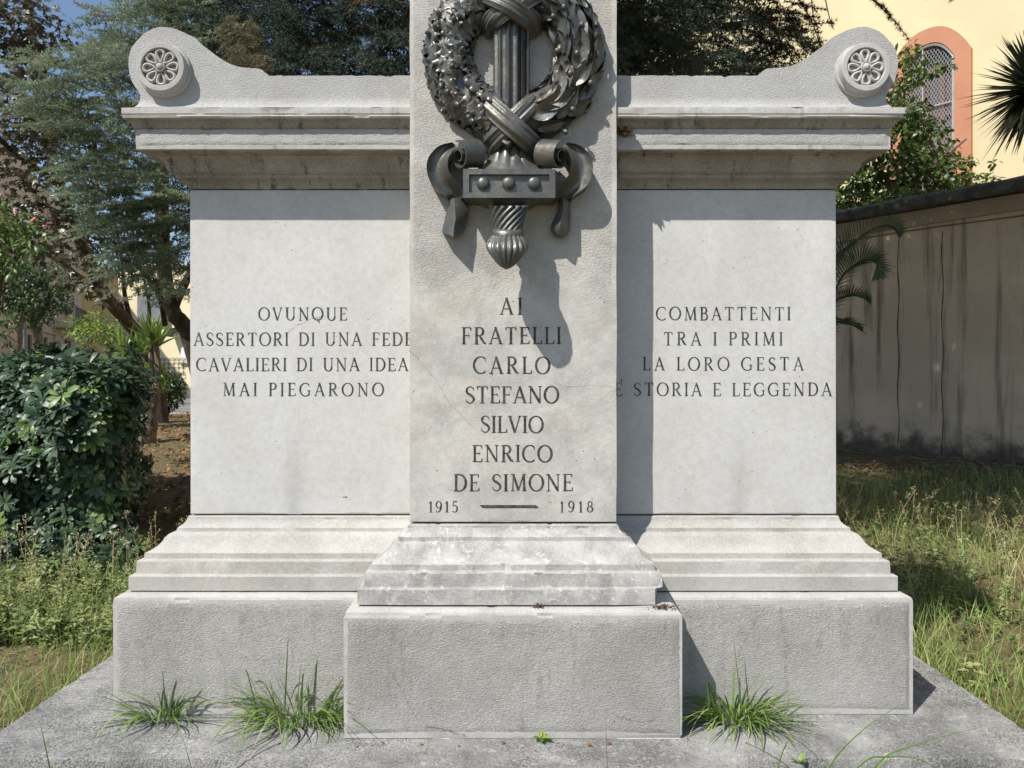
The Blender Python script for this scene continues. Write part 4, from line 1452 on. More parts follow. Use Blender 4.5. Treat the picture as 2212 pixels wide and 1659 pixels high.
# arched door with its surround
s0, s1 = on_house(115, A, u), on_house(130, A, u)
zt = zat(735, A, u, (s0 + s1) / 2)
def arch_prism(s0, s1, zb, zt, proud, name, mat, parent):
    pts = [(s0, zb)]
    r_ = (s1 - s0) / 2; zc = zt - r_
    for i in range(13):
        a = math.pi - math.pi * i / 12
        pts.append(((s0 + s1) / 2 + r_ * math.cos(a), zc + r_ * math.sin(a)))
    pts.append((s1, zb))
    mb = MB()
    fr = [Vector(((A + u * s + nrm * proud).x, (A + u * s + nrm * proud).y, z)) for s, z in pts]
    bk = [q - nrm * (proud + 0.1) for q in fr]
    mb.add(fr, [tuple(range(len(fr)))])
    mb.grid([fr, bk])
    return mb.build(name, mat, parent)
arch_prism(s0 - 0.35, s1 + 0.35, 0.7, zt + 0.4, 0.05, "door_surround", trim, t)
arch_prism(s0, s1, 0.7, zt, 0.09, "door", paint("brown door", (0.24, 0.17, 0.14), (0.29, 0.21, 0.17), 5), t)
rect_on(A, u, nrm, -60, 176, 712, 716, 0.0, 0.10, "string_course", trim, t)
rect_on(A, u, nrm, 116, 119, 716, 800, 0.0, 0.09, "drain_pipe", trim, t)
rect_on(A, u, nrm, 158, 163, 640, 800, 0.0, 0.06, "corner_strip", trim, t)
o, s0, s1, z0, z1 = rect_on(A, u, nrm, 112, 146, 707, 712, 0.0, 1.1, "balcony", trim, t)
mb = MB()
for i in range(15):
    s = s0 + (s1 - s0) * i / 14
    p = A + u * s + nrm * 1.06
    mb.tube([(p.x, p.y, z1), (p.x, p.y, z1 + 0.95)], 0.018, 5)
for zz_ in (0.05, 0.95):
    a_ = A + u * s0 + nrm * 1.06; b_ = A + u * s1 + nrm * 1.06
    mb.tube([(a_.x, a_.y, z1 + zz_), (b_.x, b_.y, z1 + zz_)], 0.025, 5)
mb.build("railing", iron, o)

A_ = at(176, 830, 50); B_ = at(268, 830, 56)
t, A, u, nrm, L = house("ochre_house", "ochre yellow house behind the round green street tree", (A_.x, A_.y), (B_.x, B_.y), 9, 9.0, {'wall': ochre}, None)
rect_on(A, u, nrm, 176, 268, 758, 760, 0.0, 0.12, "string_course", trim, t)
rect_on(A, u, nrm, 183, 190, 684, 706, 0.0, 0.05, "window", glass, t)
A_ = at(255, 830, 34); B_ = at(640, 830, 32)
t, A, u, nrm, L = house("ivory_house", "ivory house with a grey shuttered balcony and small white window, behind the spiky yucca", (A_.x, A_.y), (B_.x, B_.y), 9, 6.1, {'wall': ivory}, None)
rect_on(A, u, nrm, 305, 366, 637, 695, 0.0, 0.25, "roller_shutter", greysh, t)
o, s0, s1, z0, z1 = rect_on(A, u, nrm, 393, 408, 745, 780, 0.0, 0.06, "window", white, t)
mb = MB(); p = A + u * (s0 - 0.06)
mb.obox(Vector((p.x, p.y, z0 - 0.1)), u * (s1 - s0 + 0.12), nrm * 0.12, Vector((0, 0, 0.09)))
mb.build("sill", trim, o)
o, s0, s1, z0, z1 = rect_on(A, u, nrm, 376, 440, 722, 728, 0.0, 0.02, "arch_recess", greysh, t)
bpy.data.objects.remove(o)
mb = MB()
fr = []
for i in range(13):
    a = math.pi - math.pi * i / 12
    s = (s0 + s1) / 2 + (s1 - s0) / 2 * math.cos(a); z = z0 + 0.36 * math.sin(a)
    q = A + u * s
    fr.append([Vector((q.x, q.y, z)) + nrm * 0.02, Vector((q.x, q.y, z)) + nrm * 0.55])
mb.grid(fr); mb.grid([[r_[0] + Vector((0, 0, .05)) for r_ in fr], [r_[1] + Vector((0, 0, .05)) for r_ in fr]])
mb.build("arched_canopy", greysh, t)

# ------------------------------------------------------------------ scrolled iron fence beside the street
YF = 16.2
fz = 0.78
def curl(mb, cx, cz, r, a0, turns, sgn, wr=0.011):
    pts = []
    for k in range(22):
        q = k / 21
        a = a0 + sgn * turns * 2 * math.pi * q
        rr_ = r * (1 - 0.78 * q)
        pts.append((cx + rr_ * math.cos(a), YF, cz + rr_ * math.sin(a)))
    mb.tube(pts, wr, 5)
pan = None
for i in range(5):
    x0 = -8.42 + i * 0.62
    if pan is None:
        t0 = thing("iron_fence_panel", "black wrought iron fence panel with scrolls beside the dark round bush", "fence panel", (x0, YF, fz), "iron fence panels along the street")
        fb = MB()
        for zz_ in (0.06, 0.22, 0.84):
            fb.tube([(x0, YF, fz + zz_), (x0 + 0.60, YF, fz + zz_)], 0.014, 5)
        for k in range(3):
            xx = x0 + 0.10 + k * 0.20
            fb.tube([(xx, YF, fz + 0.22), (xx, YF, fz + 0.84)], 0.012, 5)
        sc = fb
        for k in range(3):
            xx = x0 + 0.10 + k * 0.20
            for sg in (-1, 1):
                curl(sc, xx + sg * 0.05, fz + 0.30, 0.055, math.pi / 2, 1.2, sg)
                curl(sc, xx + sg * 0.05, fz + 0.70, 0.055, -math.pi / 2, 1.2, -sg)
                curl(sc, xx + sg * 0.05, fz + 0.52, 0.050, -math.pi / 2, 1.2, -sg)
                curl(sc, xx + sg * 0.05, fz + 0.90, 0.045, math.pi / 2 + 1.5, 1.0, sg)
            pts = [(xx + 0.10 * math.cos(a), YF, fz + 0.14 + 0.075 * math.sin(a)) for a in np.linspace(0, 2 * math.pi, 18)]
            sc.tube(pts, 0.009, 5)
        sc.build("ironwork", iron, t0)
        pan = t0
    else:
        c = pan.copy(); COL.objects.link(c); c.location = (x0, YF, fz)
        for ch in list(pan.children):
            d = ch.copy(); COL.objects.link(d); d.parent = c
kerb = MB(); kerb.box(-8.6, -5.1, YF - 0.12, YF + 0.12, 0.6, 0.80)
tag(kerb.build("stone_kerb", M['margin']), "low grey stone kerb under the iron fence", "kerb")
for i, c in enumerate([o for o in COL.objects if o.name.startswith("iron_fence_panel")]):
    c["label"] = "black wrought iron fence panel with scrolls standing between the yucca and the memorial"

# street lamp post and a parked car beyond the hedge
lp = thing("lamp_post", "grey steel lamp post between the two street tree trunks", "lamp post", tuple(at(53, 830, 21)))
b = at(53, 830, 21)
steel = paint("painted steel", (0.10, 0.11, 0.12), (0.14, 0.15, 0.16), 5, 0.45, 0.05, 0.5, 0.2)
mb = MB(); mb.tube([(b.x, b.y, 0.7), (b.x, b.y, 2.0), (b.x, b.y, 5.8)], [0.055, 0.05, 0.04], 12); mb.build("pole", steel, lp, 40)
mb = MB(); mb.tube([(b.x, b.y, 0.7), (b.x, b.y, 0.95), (b.x, b.y, 1.0)], [0.10, 0.10, 0.06], 12); mb.build("pole_base", steel, lp, 30)
mb = MB(); mb.tube([(b.x, b.y, 5.75), (b.x, b.y, 5.9), (b.x, b.y, 6.2), (b.x, b.y, 6.28)], [0.06, 0.2, 0.24, 0.05], 12); mb.build("lantern", white, lp, 40)

def car(loc, rz, label, body):
    t = thing("parked_car", label, "car", loc)
    prof = [(-2.05, 0.30), (-2.1, 0.62), (-2.02, 0.92), (-1.75, 1.02), (-1.35, 1.42), (-0.4, 1.50), (0.35, 1.46), (0.95, 1.02), (1.75, 0.86), (2.05, 0.66), (2.1, 0.34), (1.9, 0.26), (-1.9, 0.24)]
    ca, sa = math.cos(rz), math.sin(rz)
    def W(x, y, z): return Vector((loc[0] + x * ca - y * sa, loc[1] + x * sa + y * ca, loc[2] + z))
    mb = MB()
    rows = []
    for y, ins in ((-0.82, 0.05), (-0.78, 0.0), (0.78, 0.0), (0.82, 0.05)):
        rows.append([W(x * (1 - ins * 0.3), y * (0.84 if z > 1.1 else 1), z - ins * (0.3 if z > 0.5 else -0.3)) for x, z in prof])
    mb.grid([r_ + [r_[0]] for r_ in rows]); mb.add(rows[0], [tuple(range(len(prof)))]); mb.add(rows[-1], [tuple(range(len(prof)))])
    mb.build("body", body, t, 40)
    for pts in ([(-1.72, 1.06), (-1.37, 1.38), (-1.37, 1.38), (-1.72, 1.06)], [(0.42, 1.41), (0.92, 1.05)]):
        pass
    for sy in (-1, 1):
        mb = MB(); yy = 0.80 * sy
        mb.add([W(-1.5, 0.795 * sy, 1.04), W(0.75, 0.795 * sy, 1.04), W(0.28, 0.70 * sy, 1.39), W(-1.25, 0.70 * sy, 1.36)], [(0, 1, 2, 3)])
        mb.build("side_window", glass, t)
    mb = MB(); mb.add([W(0.97, -0.66, 1.035), W(0.97, 0.66, 1.035), W(0.40, 0.60, 1.45), W(0.40, -0.60, 1.45)], [(0, 1, 2, 3)]); mb.build("windscreen", glass, t)
    for x in (-1.3, 1.32):
        for sy in (-1, 1):
            mb = MB()
            pts = [W(x, sy * 0.66, 0.31), W(x, sy * 0.84, 0.31)]
            mb.tube(pts, 0.31, 18); w = mb.build("wheel", M['joint'], t, 40)
    return t
silver = paint("silver car paint", (0.62, 0.63, 0.66), (0.58, 0.59, 0.62), 2, 0.3, 0.0, 0.6, 0.2)
cp = at(125, 830, 24.5)
car((cp.x, cp.y, 0.78), 0.35, "silver car parked beyond the glossy hedge, in front of the cream house", silver)
# ------------------------------------------------------------------ foliage templates
def t_leaf(w=0.4, fold=0.06, droop=0.10, wide=0.55):
    """one leaf along +x, unit length"""
    a, b = wide - 0.25, wide + 0.18
    v = np.array([[0, 0, 0], [a, 0, 0.02], [b, 0, 0.0], [1, 0, -droop],
                  [a, w * 0.44, 0.02 + fold], [b, w * 0.46, fold - droop * .3], [a, -w * 0.44, 0.02 + fold], [b, -w * 0.46, fold - droop * .3]], float)
    f = np.array([[0, 1, 4], [1, 2, 5], [1, 5, 4], [2, 3, 5], [0, 6, 1], [1, 6, 7], [1, 7, 2], [2, 7, 3]])
    return v, f
def t_maple():
    pts = []
    for k in range(5):
        a = math.radians(-130 + 65 * k)
        L = (0.55, 0.8, 1.0, 0.8, 0.55)[k]
        pts.append((L * math.cos(a), L * math.sin(a), -0.10 * L))
        for da, r_ in ((12, 0.62), (22, 0.66), (32, 0.36)):
            if k < 4:
                a2 = a + math.radians(da); pts.append((r_ * L * math.cos(a2), r_ * L * math.sin(a2), 0.03))
        if k < 4:
            a2 = a + math.radians(52); Ln = (0.8, 1.0, 0.8, 0.55)[k]
            pts.append((0.6 * Ln * math.cos(a2), 0.6 * Ln * math.sin(a2), 0.0))
    pts.append((-0.25, 0.0, 0.05))
    v = np.array([(0, 0, 0.05)] + pts, float) * 0.6
    n = len(pts)
    f = np.array([[0, 1 + i, 1 + (i + 1) % n] for i in range(n)])
    v[:, 0] += 0.35
    return v, f
def merge_t(items):
    Vs, Fs, b = [], [], 0
    for v, f in items:
        Vs.append(v); Fs.append(f + b); b += len(v)
    return np.concatenate(Vs), np.concatenate(Fs)
def rot_t(v, yaw, pitch, s, off=(0, 0, 0), roll=0.0):
    cy_, sy_ = math.cos(yaw), math.sin(yaw); cp_, sp_ = math.cos(pitch), math.sin(pitch); cr, sr = math.cos(roll), math.sin(roll)
    Rr = np.array([[1, 0, 0], [0, cr, -sr], [0, sr, cr]])
    Rp = np.array([[cp_, 0, -sp_], [0, 1, 0], [sp_, 0, cp_]])
    Ry = np.array([[cy_, -sy_, 0], [sy_, cy_, 0], [0, 0, 1]])
    return (v * s) @ (Ry @ Rp @ Rr).T + np.array(off)
def t_spray(L, nl, nw, per, seed, side=4):
    """a cedar branchlet: short needle tufts along a twig with side twigs"""
    r = np.random.default_rng(seed)
    V, Fc = [], []
    def tri(a, b, c):
        i = len(V); V.extend([a, b, c]); Fc.append([i, i + 1, i + 2])
    def twig(p0, d, n, ln_):
        d = d / np.linalg.norm(d)
        for i in range(n):
            c = p0 + d * ln_ * (i + 0.6) / n
            for q in range(per):
                e = r.normal(size=3); e /= np.linalg.norm(e)
                e = e + d * 0.9 + np.array([0, 0, 0.25]); e /= np.linalg.norm(e)
                s = np.cross(e, r.normal(size=3)); s /= np.linalg.norm(s)
                ll = nl * r.uniform(0.7, 1.15)
                tri(c - s * nw / 2, c + s * nw / 2, c + e * ll)
        s = np.cross(d, [0, 0, 1.0]); s = s / (np.linalg.norm(s) + 1e-9) * nl * 0.06
        tri(p0 - s, p0 + s, p0 + d * ln_)
    twig(np.zeros(3), np.array([1.0, 0, 0]), 8, L)
    for k in range(side):
        t = (k + 0.7) / side
        sg = 1 if k % 2 else -1
        twig(np.array([L * t * 0.8, 0, 0]), np.array([0.75, sg * 0.8, r.uniform(-.35, .15)]), 4, L * 0.45 * (1.15 - t * 0.5))
    return np.array(V), np.array(Fc)
SPRAY = [t_spray(0.24, 0.032, 0.0070, 7, s) for s in range(4)]
SPRAY_C = [t_spray(0.62, 0.12, 0.024, 4, 10 + s) for s in range(3)]
LEAF = t_leaf()

def ell(c, r, N, flat=1.0):
    """points through an ellipsoid, denser towards its surface"""
    d = rand_dirs(N)
    q = npr.uniform(0.15, 1.0, size=(N, 1)) ** 0.45
    return np.asarray(c)[None] + d * q * np.array([r, r, r * flat])[None], d

def leaf_cloud(clumps, tmpl, size, var=(0, 1), droop=0.3, spread=1.0, out=0.6, flat=0.8, jitter=0.3):
    """clumps: (centre, radius, count) -> one V,F,var"""
    parts = []
    for c, r, N in clumps:
        T, d = ell(c, r, N, flat)
        D = d * out + rand_dirs(N) * 0.8; D[:, 2] -= droop
        Nn = rand_dirs(N) * 0.55 + np.array([0, -0.15, 0.9]) + d * 0.35
        R = basis(D, Nn)
        t = tmpl[npr.integers(len(tmpl))] if isinstance(tmpl, list) else tmpl
        S = size * npr.uniform(1 - jitter, 1 + jitter, size=N)
        V, Fc = scatter(t[0], t[1], R, T, S)
        base = npr.uniform(var[0], var[1])
        vv = np.clip(npr.uniform(0, 1, size=N) * 0.7 + base * 0.3, 0, 1)
        parts.append((V, Fc, np.repeat(vv, len(t[1]))))
    return join(parts)

def clumps_f(lst, N, dj=0.5, seed=0):
    """lst: (x, y, r, depth) measured; N leaves per clump of radius 50"""
    r = np.random.default_rng(seed)
    out = []
    for x, y, rad, D in lst:
        Y = D + r.uniform(-dj, dj)
        out.append((np.array(at(x, y, Y)), rad * Y / F, max(4, int(N * (rad / 50) ** 2))))
    return out

def limb(mb, pts, r0, r1, sides=8):
    P = [Vector(p) for p in pts]
    out = []
    for i in range(len(P) - 1):
        p0, p1, p2, p3 = P[max(i - 1, 0)], P[i], P[i + 1], P[min(i + 2, len(P) - 1)]
        for k in range(5):
            t = k / 5
            q = 0.5 * ((2 * p1) + (p2 - p0) * t + (2 * p0 - 5 * p1 + 4 * p2 - p3) * t * t + (3 * p1 - p0 - 3 * p2 + p3) * t ** 3)
            out.append(q + Vector((rnd.uniform(-1, 1), rnd.uniform(-1, 1), rnd.uniform(-1, 1))) * r0 * 0.06)
    out.append(P[-1])
    n = len(out) - 1
    mb.tube(out, [r0 + (r1 - r0) * i / n for i in range(n + 1)], sides)

# ------------------------------------------------------------------ cedars
M['cedar'] = leafmat("blue green cedar needles", (0.15, 0.20, 0.13), (0.40, 0.455, 0.30), (0.32, 0.26, 0.13), 0.55, 0.25, 0.35)
M['cedar_dark'] = leafmat("dark cedar needles", (0.055, 0.080, 0.066), (0.11, 0.14, 0.11), (0.14, 0.095, 0.05), 0.65, 0.12, 0.2)

def cedar_cloud(clumps, tmpl, size=1.0, droop=0.25, lean=(-0.25, -0.3, 0), var=(0, 0.8)):
    parts = []
    for c, r, N in clumps:
        T, d = ell(c, r, N, 0.6)
        D = d * np.array([1, 1, 0.3]) + rand_dirs(N) * 0.45 + np.array(lean); D[:, 2] -= droop
        Nn = rand_dirs(N) * 0.35 + np.array([0, -0.2, 1.0])
        R = basis(D, Nn)
        base = npr.uniform(var[0], var[1])
        for k, t in enumerate(tmpl):
            m = np.arange(N) % len(tmpl) == k
            if not m.any(): continue
            n = int(m.sum())
            V, Fc = scatter(t[0], t[1], R[m], T[m], size * npr.uniform(0.7, 1.25, size=n))
            vv = np.clip(npr.uniform(0, 0.75, size=n) * 0.6 + base * 0.4, 0, 0.85)
            vv[npr.random(n) < 0.03] = 1.0
            parts.append((V, Fc, np.repeat(vv, len(t[1]))))
    return join(parts)

cl = [(110, 200, 45, 6.4), (170, 165, 55, 6.5), (240, 125, 60, 6.6), (150, 250, 42, 6.4), (230, 220, 55, 6.6), (285, 60, 60, 6.8), (350, 0, 70, 6.9), (255, 300, 48, 6.6), (200, 335, 42, 6.5), (290, 350, 60, 6.7),
      (230, 405, 52, 6.6), (330, 420, 62, 6.8), (260, 475, 56, 6.7), (370, 470, 62, 6.9), (330, 535, 60, 6.9), (390, 560, 42, 7.0), (220, 485, 35, 6.6), (280, 560, 42, 6.8), (185, 390, 36, 6.6), (330, 612, 36, 7.2), (390, 400, 42, 7.0), (330, 250, 52, 6.8), (385, 330, 48, 7.0), (310, 170, 48, 6.8), (420, 60, 60, 7.0), (70, 120, 26, 6.3), (85, 215, 26, 6.3), (395, 620, 30, 7.6), (415, 530, 40, 7.2), (430, 440, 50, 7.4)]
A0 = cedar_cloud(clumps_f(cl, 24, 0.35, 3), SPRAY, 1.0)
def plumes(lst, per, D0, dirn, seed, L=0.62):
    """flat drooping cedar boughs: sprays set along both sides of a bough"""
    r = np.random.default_rng(seed)
    TT, DD, NN, SS, VV = [], [], [], [], []
    for x, y, rad, D in lst:
        for q in range(max(1, int(per * (rad / 50) ** 2))):
            b = np.array(at(x + r.uniform(-1, 1) * rad * 0.8, y + r.uniform(-1, 1) * rad * 0.8, D + r.uniform(-0.5, 0.35)))
            d = np.array(dirn) + r.normal(size=3) * np.array([0.25, 0.35, 0.16]); d /= np.linalg.norm(d)
            ln_ = L * r.uniform(0.6, 1.2); s = np.cross(d, [0, 0, 1.0]); s /= np.linalg.norm(s); base = r.uniform(0, 1)
            b = b - d * ln_ * 0.5
            for k in range(15):
                u = (k + 0.5) / 15
                c = b + d * ln_ * u + np.array([0, 0, -0.16 * u * u * ln_])
                sg = 1 if k % 2 else -1
                e = d * 0.8 + s * sg * 0.75 * (1.1 - u * 0.6) + np.array([0, 0, -0.15 * u - 0.05]) + r.normal(size=3) * 0.12
                TT.append(c); DD.append(e); NN.append(np.array([0, -0.2, 1.0]) + r.normal(size=3) * 0.15); SS.append((0.85 - 0.45 * u) * r.uniform(.8, 1.15)); VV.append(np.clip(0.25 * u + 0.45 * base + r.uniform(0, .25), 0, .85))
    TT, DD, NN, SS, VV = map(np.array, (TT, DD, NN, SS, VV))
    R = basis(DD, NN); parts = []
    for k, t in enumerate(SPRAY):
        m = np.arange(len(TT)) % len(SPRAY) == k
        V, Fc = scatter(t[0], t[1], R[m], TT[m], SS[m]); parts.append((V, Fc, np.repeat(VV[m], len(t[1]))))
    return join(parts)
V, Fc, vv = join([A0, plumes(cl, 4.2, 0, (-0.75, -0.55, -0.12), 17)])
tb = Vector((-3.25, 8.6, ground_z(8.6) - 0.1))
ct = thing("cedar_tree", "blue green cedar with sunlit drooping sprays, behind the left wing of the memorial", "tree", tuple(tb))
big_mesh("crown", V, Fc, M['cedar'], ct, vv)
mb = MB()
limb(mb, [tb, at(415, 742, 8.5), at(372, 670, 8.3), at(352, 560, 8.1), at(350, 380, 7.9), at(355, 150, 7.8), at(365, -150, 7.8)], 0.105, 0.04, 10)
limb(mb, [at(372, 670, 8.3), at(405, 600, 8.2), at(440, 520, 8.0)], 0.06, 0.025)
mb.build("trunk", M['bark'], ct, 60)
for tgt in ((150, 225), (230, 320), (250, 460), (320, 80), (200, 150), (330, 600), (260, 560), (160, 250)):
    y0 = tgt[1] + 60
    mb = MB()
    limb(mb, [at(356, y0 + 40, 7.95), at((356 + tgt[0]) / 2, (y0 + tgt[1]) / 2 - 5, 7.3), at(tgt[0], tgt[1], 6.7)], 0.032, 0.008, 6)
    mb.build("branch", M['bark'], ct, 60)

# the great cedar behind the stele: its canopy spreads over the garden
tb = Vector((0.55, 6.7, ground_z(6.7) - 0.1))
gc = thing("great_cedar", "huge dark cedar spreading its shady canopy behind the central stele", "tree", tuple(tb))
cl = [(450, 90, 60, 7.0), (480, 20, 60, 7.2), (560, 150, 50, 6.6), (600, 60, 60, 7.0), (650, 140, 55, 6.8), (700, 40, 65, 7.2), (760, 130, 55, 7.0), (800, 20, 60, 7.2), (850, 110, 55, 6.9), (870, 30, 45, 6.4), (540, 20, 60, 7.4), (430, 170, 40, 6.8), (680, -10, 60, 7.2), (880, 150, 40, 7.2), (500, 140, 40, 6.7)]
cr = [(1350, 120, 50, 5.9), (1390, 70, 60, 6.0), (1360, 20, 55, 6.2), (1430, 120, 48, 6.2), (1460, 150, 40, 6.3), (1440, 30, 60, 6.8), (1500, 80, 55, 7.0), (1540, 140, 50, 7.0), (1560, 30, 55, 7.2), (1600, 110, 45, 7.2), (1490, 0, 50, 6.6), (1640, 140, 35, 7.0), (1620, 40, 45, 7.2), (1590, 150, 40, 6.9), (1665, 90, 28, 7.0), (1690, 20, 34, 7.2), (1680, 130, 22, 6.9), (1655, 60, 30, 7.0), (1720, 60, 18, 6.8), (1740, 100, 20, 6.8)]
A1 = cedar_cloud(clumps_f(cl, 40, 0.5, 5), SPRAY, 1.05, 0.5, (0, -0.5, 0))
A2 = join([cedar_cloud(clumps_f(cr, 30, 0.4, 6), SPRAY, 1.1, 0.45, (0.35, -0.4, 0)), plumes(cr, 1.6, 0, (0.75, -0.4, -0.35), 18)])
# deep inner foliage and the canopy overhead
GAPS = [at(525, 90, 5.5), at(1500, 5, 6.4), at(870, 60, 6.4), at(450, 40, 7.0)]
def canopy(N):
    out = []
    while len(out) < N:
        X, Y, Z = npr.uniform(-3.6, 6.0), npr.uniform(3.75, 9.4), npr.uniform(4.4, 7.8)
        lim = 1.4 + 0.498 * Y
        if Z < lim + (0.5 if X < 1.5 else 0.95): continue
        if ((X - 1.6) / 4.4) ** 2 + ((Y - 6.6) / 3.1) ** 2 > 1: continue
        if X < -2.6 and Z < 5.6: continue
        hole = False
        for g in GAPS:
            w = Vector((X, Y, Z)) - g
            tt = w.dot(to_sun)
            if tt > 0 and (w - to_sun * tt).length < 0.95: hole = True
        if hole: continue
        out.append((X, Y, Z))
    return np.array(out)
def coarse(T, size, var=(0.0, 0.7)):
    N = len(T)
    D = rand_dirs(N); D[:, 2] *= 0.35; D[:, 2] -= 0.15
    R = basis(D, rand_dirs(N) * 0.4 + np.array([0, 0, 1.0]))
    parts = []
    for k, t in enumerate(SPRAY_C):
        m = np.arange(N) % len(SPRAY_C) == k
        n = int(m.sum())
        V, Fc = scatter(t[0], t[1], R[m], T[m], size * npr.uniform(0.8, 1.3, size=n))
        parts.append((V, Fc, np.repeat(npr.uniform(var[0], var[1], size=n), len(t[1]))))
    return join(parts)
A3 = coarse(canopy(4200), 1.0)
T = []
for _ in range(900):
    x = npr.uniform(390, 1660); y = npr.uniform(-60, 330); Y = npr.uniform(7.4, 9.2)
    if x > 1480 and npr.random() < (x - 1480) / 190: continue
    T.append(tuple(at(x, y, Y)))
A4 = coarse(np.array(T), 0.75)
V, Fc, vv = join([A1, A2, A3, A4])
big_mesh("crown", V, Fc, M['cedar_dark'], gc, vv)
mb = MB()
limb(mb, [tb, (0.56, 6.7, 2.0), (0.62, 6.75, 4.0), (0.6, 6.8, 6.0), (0.62, 6.8, 8.6)], 0.26, 0.08, 12)
mb.build("trunk", M['bark'], gc, 60)
for pts in ([(0.6, 6.7, 2.6), (1.0, 6.3, 3.3), at(1345, 110, 6.0)], [(0.6, 6.75, 3.4), (-0.6, 6.9, 4.2), at(800, -30, 7.2)], [(0.6, 6.7, 3.0), at(1400, 60, 6.6), at(1530, 60, 7.0), at(1680, 40, 7.1)], [(0.6, 6.7, 2.9), at(900, 60, 7.0), at(740, 90, 7.2)], [(0.62, 6.8, 5.2), (2.6, 6.6, 5.9), (4.6, 6.8, 6.4)], [(0.62, 6.8, 5.4), (-1.2, 6.0, 6.0), (-2.6, 5.6, 6.3)], [(0.62, 6.8, 5.0), (0.8, 5.2, 5.6), (1.2, 4.3, 5.9)]):
    mb = MB(); limb(mb, pts, 0.07, 0.02, 7); mb.build("branch", M['bark'], gc, 60)
# dry hanging sprays and bare twigs at the edge of the canopy
M['dry_needle'] = leafmat("dry brown needles", (0.075, 0.055, 0.038), (0.15, 0.11, 0.07), None, 0.8, 0.1, 0.1)
def tuft_twig(pts, D, n, nl, seed, parent, mat, rad=0.006):
    r = np.random.default_rng(seed)
    P = [np.array(at(x, y, D)) for x, y in pts]
    mb = MB(); limb(mb, P, rad, rad * 0.4, 5)
    for i in range(n):
        q = r.uniform(0, len(P) - 1.001); k = int(q); c = P[k] + (P[k + 1] - P[k]) * (q - k) + r.normal(size=3) * 0.008
        for j in range(14):
            e = r.normal(size=3); e /= np.linalg.norm(e); s = np.cross(e, r.normal(size=3)); s /= np.linalg.norm(s)
            mb.add([c - s * 0.002, c + s * 0.002, c + e * nl * r.uniform(.6, 1.2)], [(0, 1, 2)], 1)
    mb.build("hanging_twig", [M['bark'], mat], parent, None, recalc=False)
for i, (pts, n) in enumerate((([(1615, -30), (1660, 40), (1700, 90), (1742, 140)], 40), ([(1650, -30), (1700, 40), (1750, 100), (1795, 128)], 46), ([(1700, -40), (1745, 30), (1772, 95)], 36), ([(1752, -40), (1756, 30), (1768, 70), (1772, 118)], 10), ([(1775, -40), (1790, 30), (1800, 62)], 5), ([(1872, -20), (1905, 18), (1935, 48), (1962, 84)], 46), ([(1885, 0), (1915, 20), (1925, 40)], 14), ([(1990, -30), (2003, -2)], 8), ([(2050, -30), (2056, 4)], 8), ([(1580, -20), (1640, 70), (1690, 140)], 40), ([(1700, 30), (1730, 80), (1745, 145)], 30), ([(1640, 20), (1700, 110), (1720, 150)], 30))):
    tuft_twig(pts, 6.3 + 0.05 * i, n, 0.040, 90 + i, gc, M['dry_needle'])
# sunlit half dry spray hanging above the left wing
cl = [(525, 45, 26, 5.6), (520, 85, 30, 5.5), (535, 118, 28, 5.5), (555, 145, 22, 5.5), (545, 70, 22, 5.6)]
V, Fc, vv = cedar_cloud(clumps_f(cl, 75, 0.1, 8), SPRAY, 0.62, 0.7, (0, -0.4, -0.3))
M['pale_needle'] = leafmat("pale half dry needles", (0.17, 0.15, 0.085), (0.26, 0.235, 0.15), (0.25, 0.14, 0.075), 0.6, 0.2, 0.2)
big_mesh("dry_spray", V, Fc, M['pale_needle'], gc, vv)

# ------------------------------------------------------------------ purple leaved maple at the far left
M['maple'] = leafmat("purple brown maple leaves", (0.066, 0.055, 0.036), (0.14, 0.122, 0.068), (0.20, 0.22, 0.06), 0.36, 0.3, 0.6)
cl = [(40, 40, 70, 8.0), (112, 62, 50, 8.1), (20, 140, 60, 7.8), (60, 230, 70, 8.2), (150, 255, 60, 8.4), (40, 330, 70, 8.0), (130, 345, 70, 8.4), (220, 335, 52, 8.6), (40, 420, 60, 7.9), (130, 430, 62, 8.3), (210, 445, 52, 8.6), (160, 520, 60, 8.4), (90, 520, 52, 8.2), (235, 560, 44, 8.6), (150, 585, 42, 8.4), (240, 645, 22, 7.4), (20, 505, 50, 7.8), (10, 60, 70, 7.6), (-20, 250, 70, 7.8), (200, 620, 26, 7.8), (60, 140, 40, 8.2), (100, 290, 60, 8.8), (290, 520, 50, 9.2), (310, 600, 40, 9.2)]
V, Fc, vv = leaf_cloud(clumps_f(cl, 105, 0.5, 11), t_maple(), 0.112, (0, 1), 0.55, flat=0.9)
tb = at(350, 880, 13.4); tb.z = ground_z(13.4) - 0.1
mp = thing("maple_tree", "purple brown leaved maple with a leaning dark trunk, far left", "tree", tuple(tb))
big_mesh("crown", V, Fc, M['maple'], mp, vv)
mb = MB()
limb(mb, [tb, at(332, 790, 13.2), at(290, 712, 12.4), at(228, 640, 11.2), at(180, 540, 10.2), at(130, 400, 9.4), at(80, 200, 8.8), at(60, -60, 8.6)], 0.135, 0.03, 10)
mb.build("trunk", M['bark'], mp, 60)
for pts in ([(288, 712, 12.4), (270, 640, 11.6), (260, 540, 10.6), (230, 400, 9.4)], [(318, 760, 12.9), (322, 660, 12), (300, 560, 10.6)], [(228, 640, 11.2), (120, 560, 9.6), (10, 500, 8.4)], [(180, 540, 10.2), (210, 380, 8.7), (190, 240, 8.5)], [(130, 400, 9.4), (20, 320, 8.2), (-40, 250, 7.8)], [(80, 200, 8.8), (120, 80, 8.4)]):
    mb = MB(); limb(mb, [at(*p) for p in pts], 0.045, 0.010, 7); mb.build("branch", M['bark'], mp, 60)

